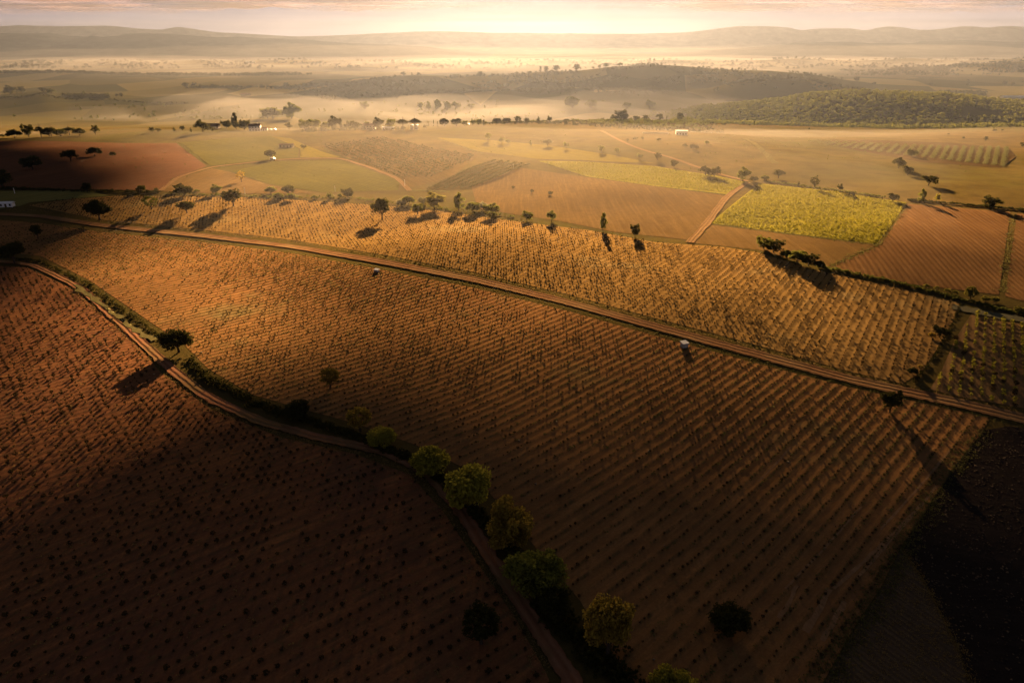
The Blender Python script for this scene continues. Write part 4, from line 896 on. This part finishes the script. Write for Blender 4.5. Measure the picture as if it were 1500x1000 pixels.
def far_cloud():  # streaks seen low down; unseen upper part added to dim sun on far haze
    rng=np.random.default_rng(8); xs=np.linspace(-10000,10000,200); K=24; rows=[]
    w=lambda m,a: np.interp(xs,np.linspace(-10000,10000,m),rng.normal(size=m))*a
    zb=470+w(30,35)+w(90,18); zt=(12400-1750)*math.tan(SUN_EL)+w(40,50); mid,hh=(zb+zt)/2,(zt-zb)/2
    for k in range(K):
        t=2*math.pi*k/K; c,s_=math.cos(t),math.sin(t); rows.append(np.column_stack([xs,12400+c*350*(1+w(80,.1)),mid+np.sign(s_)*abs(s_)**.5*hh]))
    V=np.stack(rows,1); a=len(xs); i=np.arange(a-1)[:,None]; j=np.arange(K)[None,:]; j2=(j+1)%K
    q=np.stack([i*K+j,i*K+j2,(i+1)*K+j2,(i+1)*K+j],-1).reshape(-1,4)
    T=NT('cloud_veil_dimmer'); pos=T.n('ShaderNodeNewGeometry').outputs['Position']
    n1=T.noise(T.n('ShaderNodeMapping',{'Vector':pos,'Scale':(.0007,.001,.017)}).outputs[0],1.0,7,.62)
    xyz=T.n('ShaderNodeSeparateXYZ',{0:pos}).outputs
    thin=T.math('MAXIMUM',T.ramp(T.math('ABSOLUTE',T.math('ADD',xyz[0],-650.0)),250,2600),T.ramp(xyz[2],700,1000))  # thinned around the sun so its glow shows through
    al=T.math('MULTIPLY',T.math('MULTIPLY',T.ramp(n1,.36,.62),.68),T.math('MULTIPLY',thin,T.ramp(xyz[2],430,560)))
    d_=T.n('ShaderNodeBsdfDiffuse',{'Color':(.70,.62,.68,1)}); a_=T.n('ShaderNodeBsdfTransparent')
    m_=T.n('ShaderNodeMixShader',{0:al,1:a_.outputs[0],2:d_.outputs[0]}); T.t.links.new(m_.outputs[0],T.out.inputs[0])
    o=link('cloud_veil_dimmer',mesh_np('cloud_veil_dimmer',V.reshape(-1,3),q,T.m,smooth=True)); o['kind']='stuff'
far_cloud()

# ------------------------------------------------------------------ sky, sun, camera
W=bpy.data.worlds.new('World'); SC.world=W; W.use_nodes=True; nt=W.node_tree; nt.nodes.clear()
def N(t,**p):
    n=nt.nodes.new(t)
    for k,v in p.items(): setattr(n,k,v)
    return n
out=N('ShaderNodeOutputWorld'); bg=N('ShaderNodeBackground'); bg.inputs[1].default_value=.05
sky=N('ShaderNodeTexSky',sky_type='NISHITA',sun_disc=False,sun_elevation=SUN_EL,sun_rotation=SUN_AZ,altitude=100,air_density=1.0,dust_density=1.0,ozone_density=1.5)
tc=N('ShaderNodeTexCoord'); sp=N('ShaderNodeSeparateXYZ'); nt.links.new(tc.outputs['Generated'],sp.inputs[0])
def MN(op,a,b): 
    n=N('ShaderNodeMath',operation=op)
    for k,v in ((0,a),(1,b)):
        if isinstance(v,bpy.types.NodeSocket): nt.links.new(v,n.inputs[k])
        else: n.inputs[k].default_value=v
    return n.outputs[0]
zz_=MN('ADD',MN('MAXIMUM',sp.outputs[2],0.0),.012); cx=MN('DIVIDE',sp.outputs[0],zz_); cy=MN('DIVIDE',sp.outputs[1],zz_)
cb=N('ShaderNodeCombineXYZ'); nt.links.new(cx,cb.inputs[0]); nt.links.new(cy,cb.inputs[1])
ns=N('ShaderNodeTexNoise'); nt.links.new(cb.outputs[0],ns.inputs['Vector']); ns.inputs['Scale'].default_value=.16; ns.inputs['Detail'].default_value=7; ns.inputs['Roughness'].default_value=.62
mr=N('ShaderNodeMapRange'); nt.links.new(ns.outputs[0],mr.inputs[0]); mr.inputs[1].default_value=.42; mr.inputs[2].default_value=.66
def WMIX(f,a,b):
    n=N('ShaderNodeMix',data_type='RGBA')
    for k,v in ((0,f),(6,a),(7,b)):
        if isinstance(v,bpy.types.NodeSocket): nt.links.new(v,n.inputs[k])
        else: n.inputs[k].default_value=v if not isinstance(v,tuple) else (*v,1)
    return n.outputs[2]
# a veil of cloud: bright low down, dark grey overhead, streaked
low=MN('POWER',2.718,MN('MULTIPLY',MN('MAXIMUM',sp.outputs[2],0.0),-9.0))
lit=WMIX(mr.outputs[0],(1.28,1.06,1.22),(.80,.72,.93)); veil=WMIX(low,(.10,.10,.12),lit)
mx=N('ShaderNodeMix',data_type='RGBA'); mx.inputs[0].default_value=.993; nt.links.new(sky.outputs[0],mx.inputs[6]); nt.links.new(veil,mx.inputs[7])
nt.links.new(mx.outputs[2],bg.inputs[0]); nt.links.new(bg.outputs[0],out.inputs[0])
sun=bpy.data.lights.new('sun','SUN'); sun.energy=5.0; sun.angle=math.radians(.5); sun.color=(1.0,.62,.29)
so=link('sun',sun); so.rotation_euler=Vector((-math.sin(SUN_AZ)*math.cos(SUN_EL),-math.cos(SUN_AZ)*math.cos(SUN_EL),-math.sin(SUN_EL))).to_track_quat('-Z','Y').to_euler()
cam=bpy.data.cameras.new('camera'); cam.sensor_width=36; cam.lens=24; cam.clip_end=60000; cam.clip_start=1
co=link('camera',cam); co.location=(0,0,H); co.rotation_euler=(math.pi/2-PITCH,0,0); SC.camera=co
SC.view_settings.view_transform='Standard'; SC.view_settings.look='None'; SC.view_settings.gamma=1; SC.view_settings.exposure=3.4
SC.cycles.use_denoising=True; SC.cycles.max_bounces=5; SC.cycles.diffuse_bounces=2; SC.cycles.transmission_bounces=3; SC.cycles.volume_bounces=0
print('trees',TREE_N[0],'objects',len(bpy.data.objects))
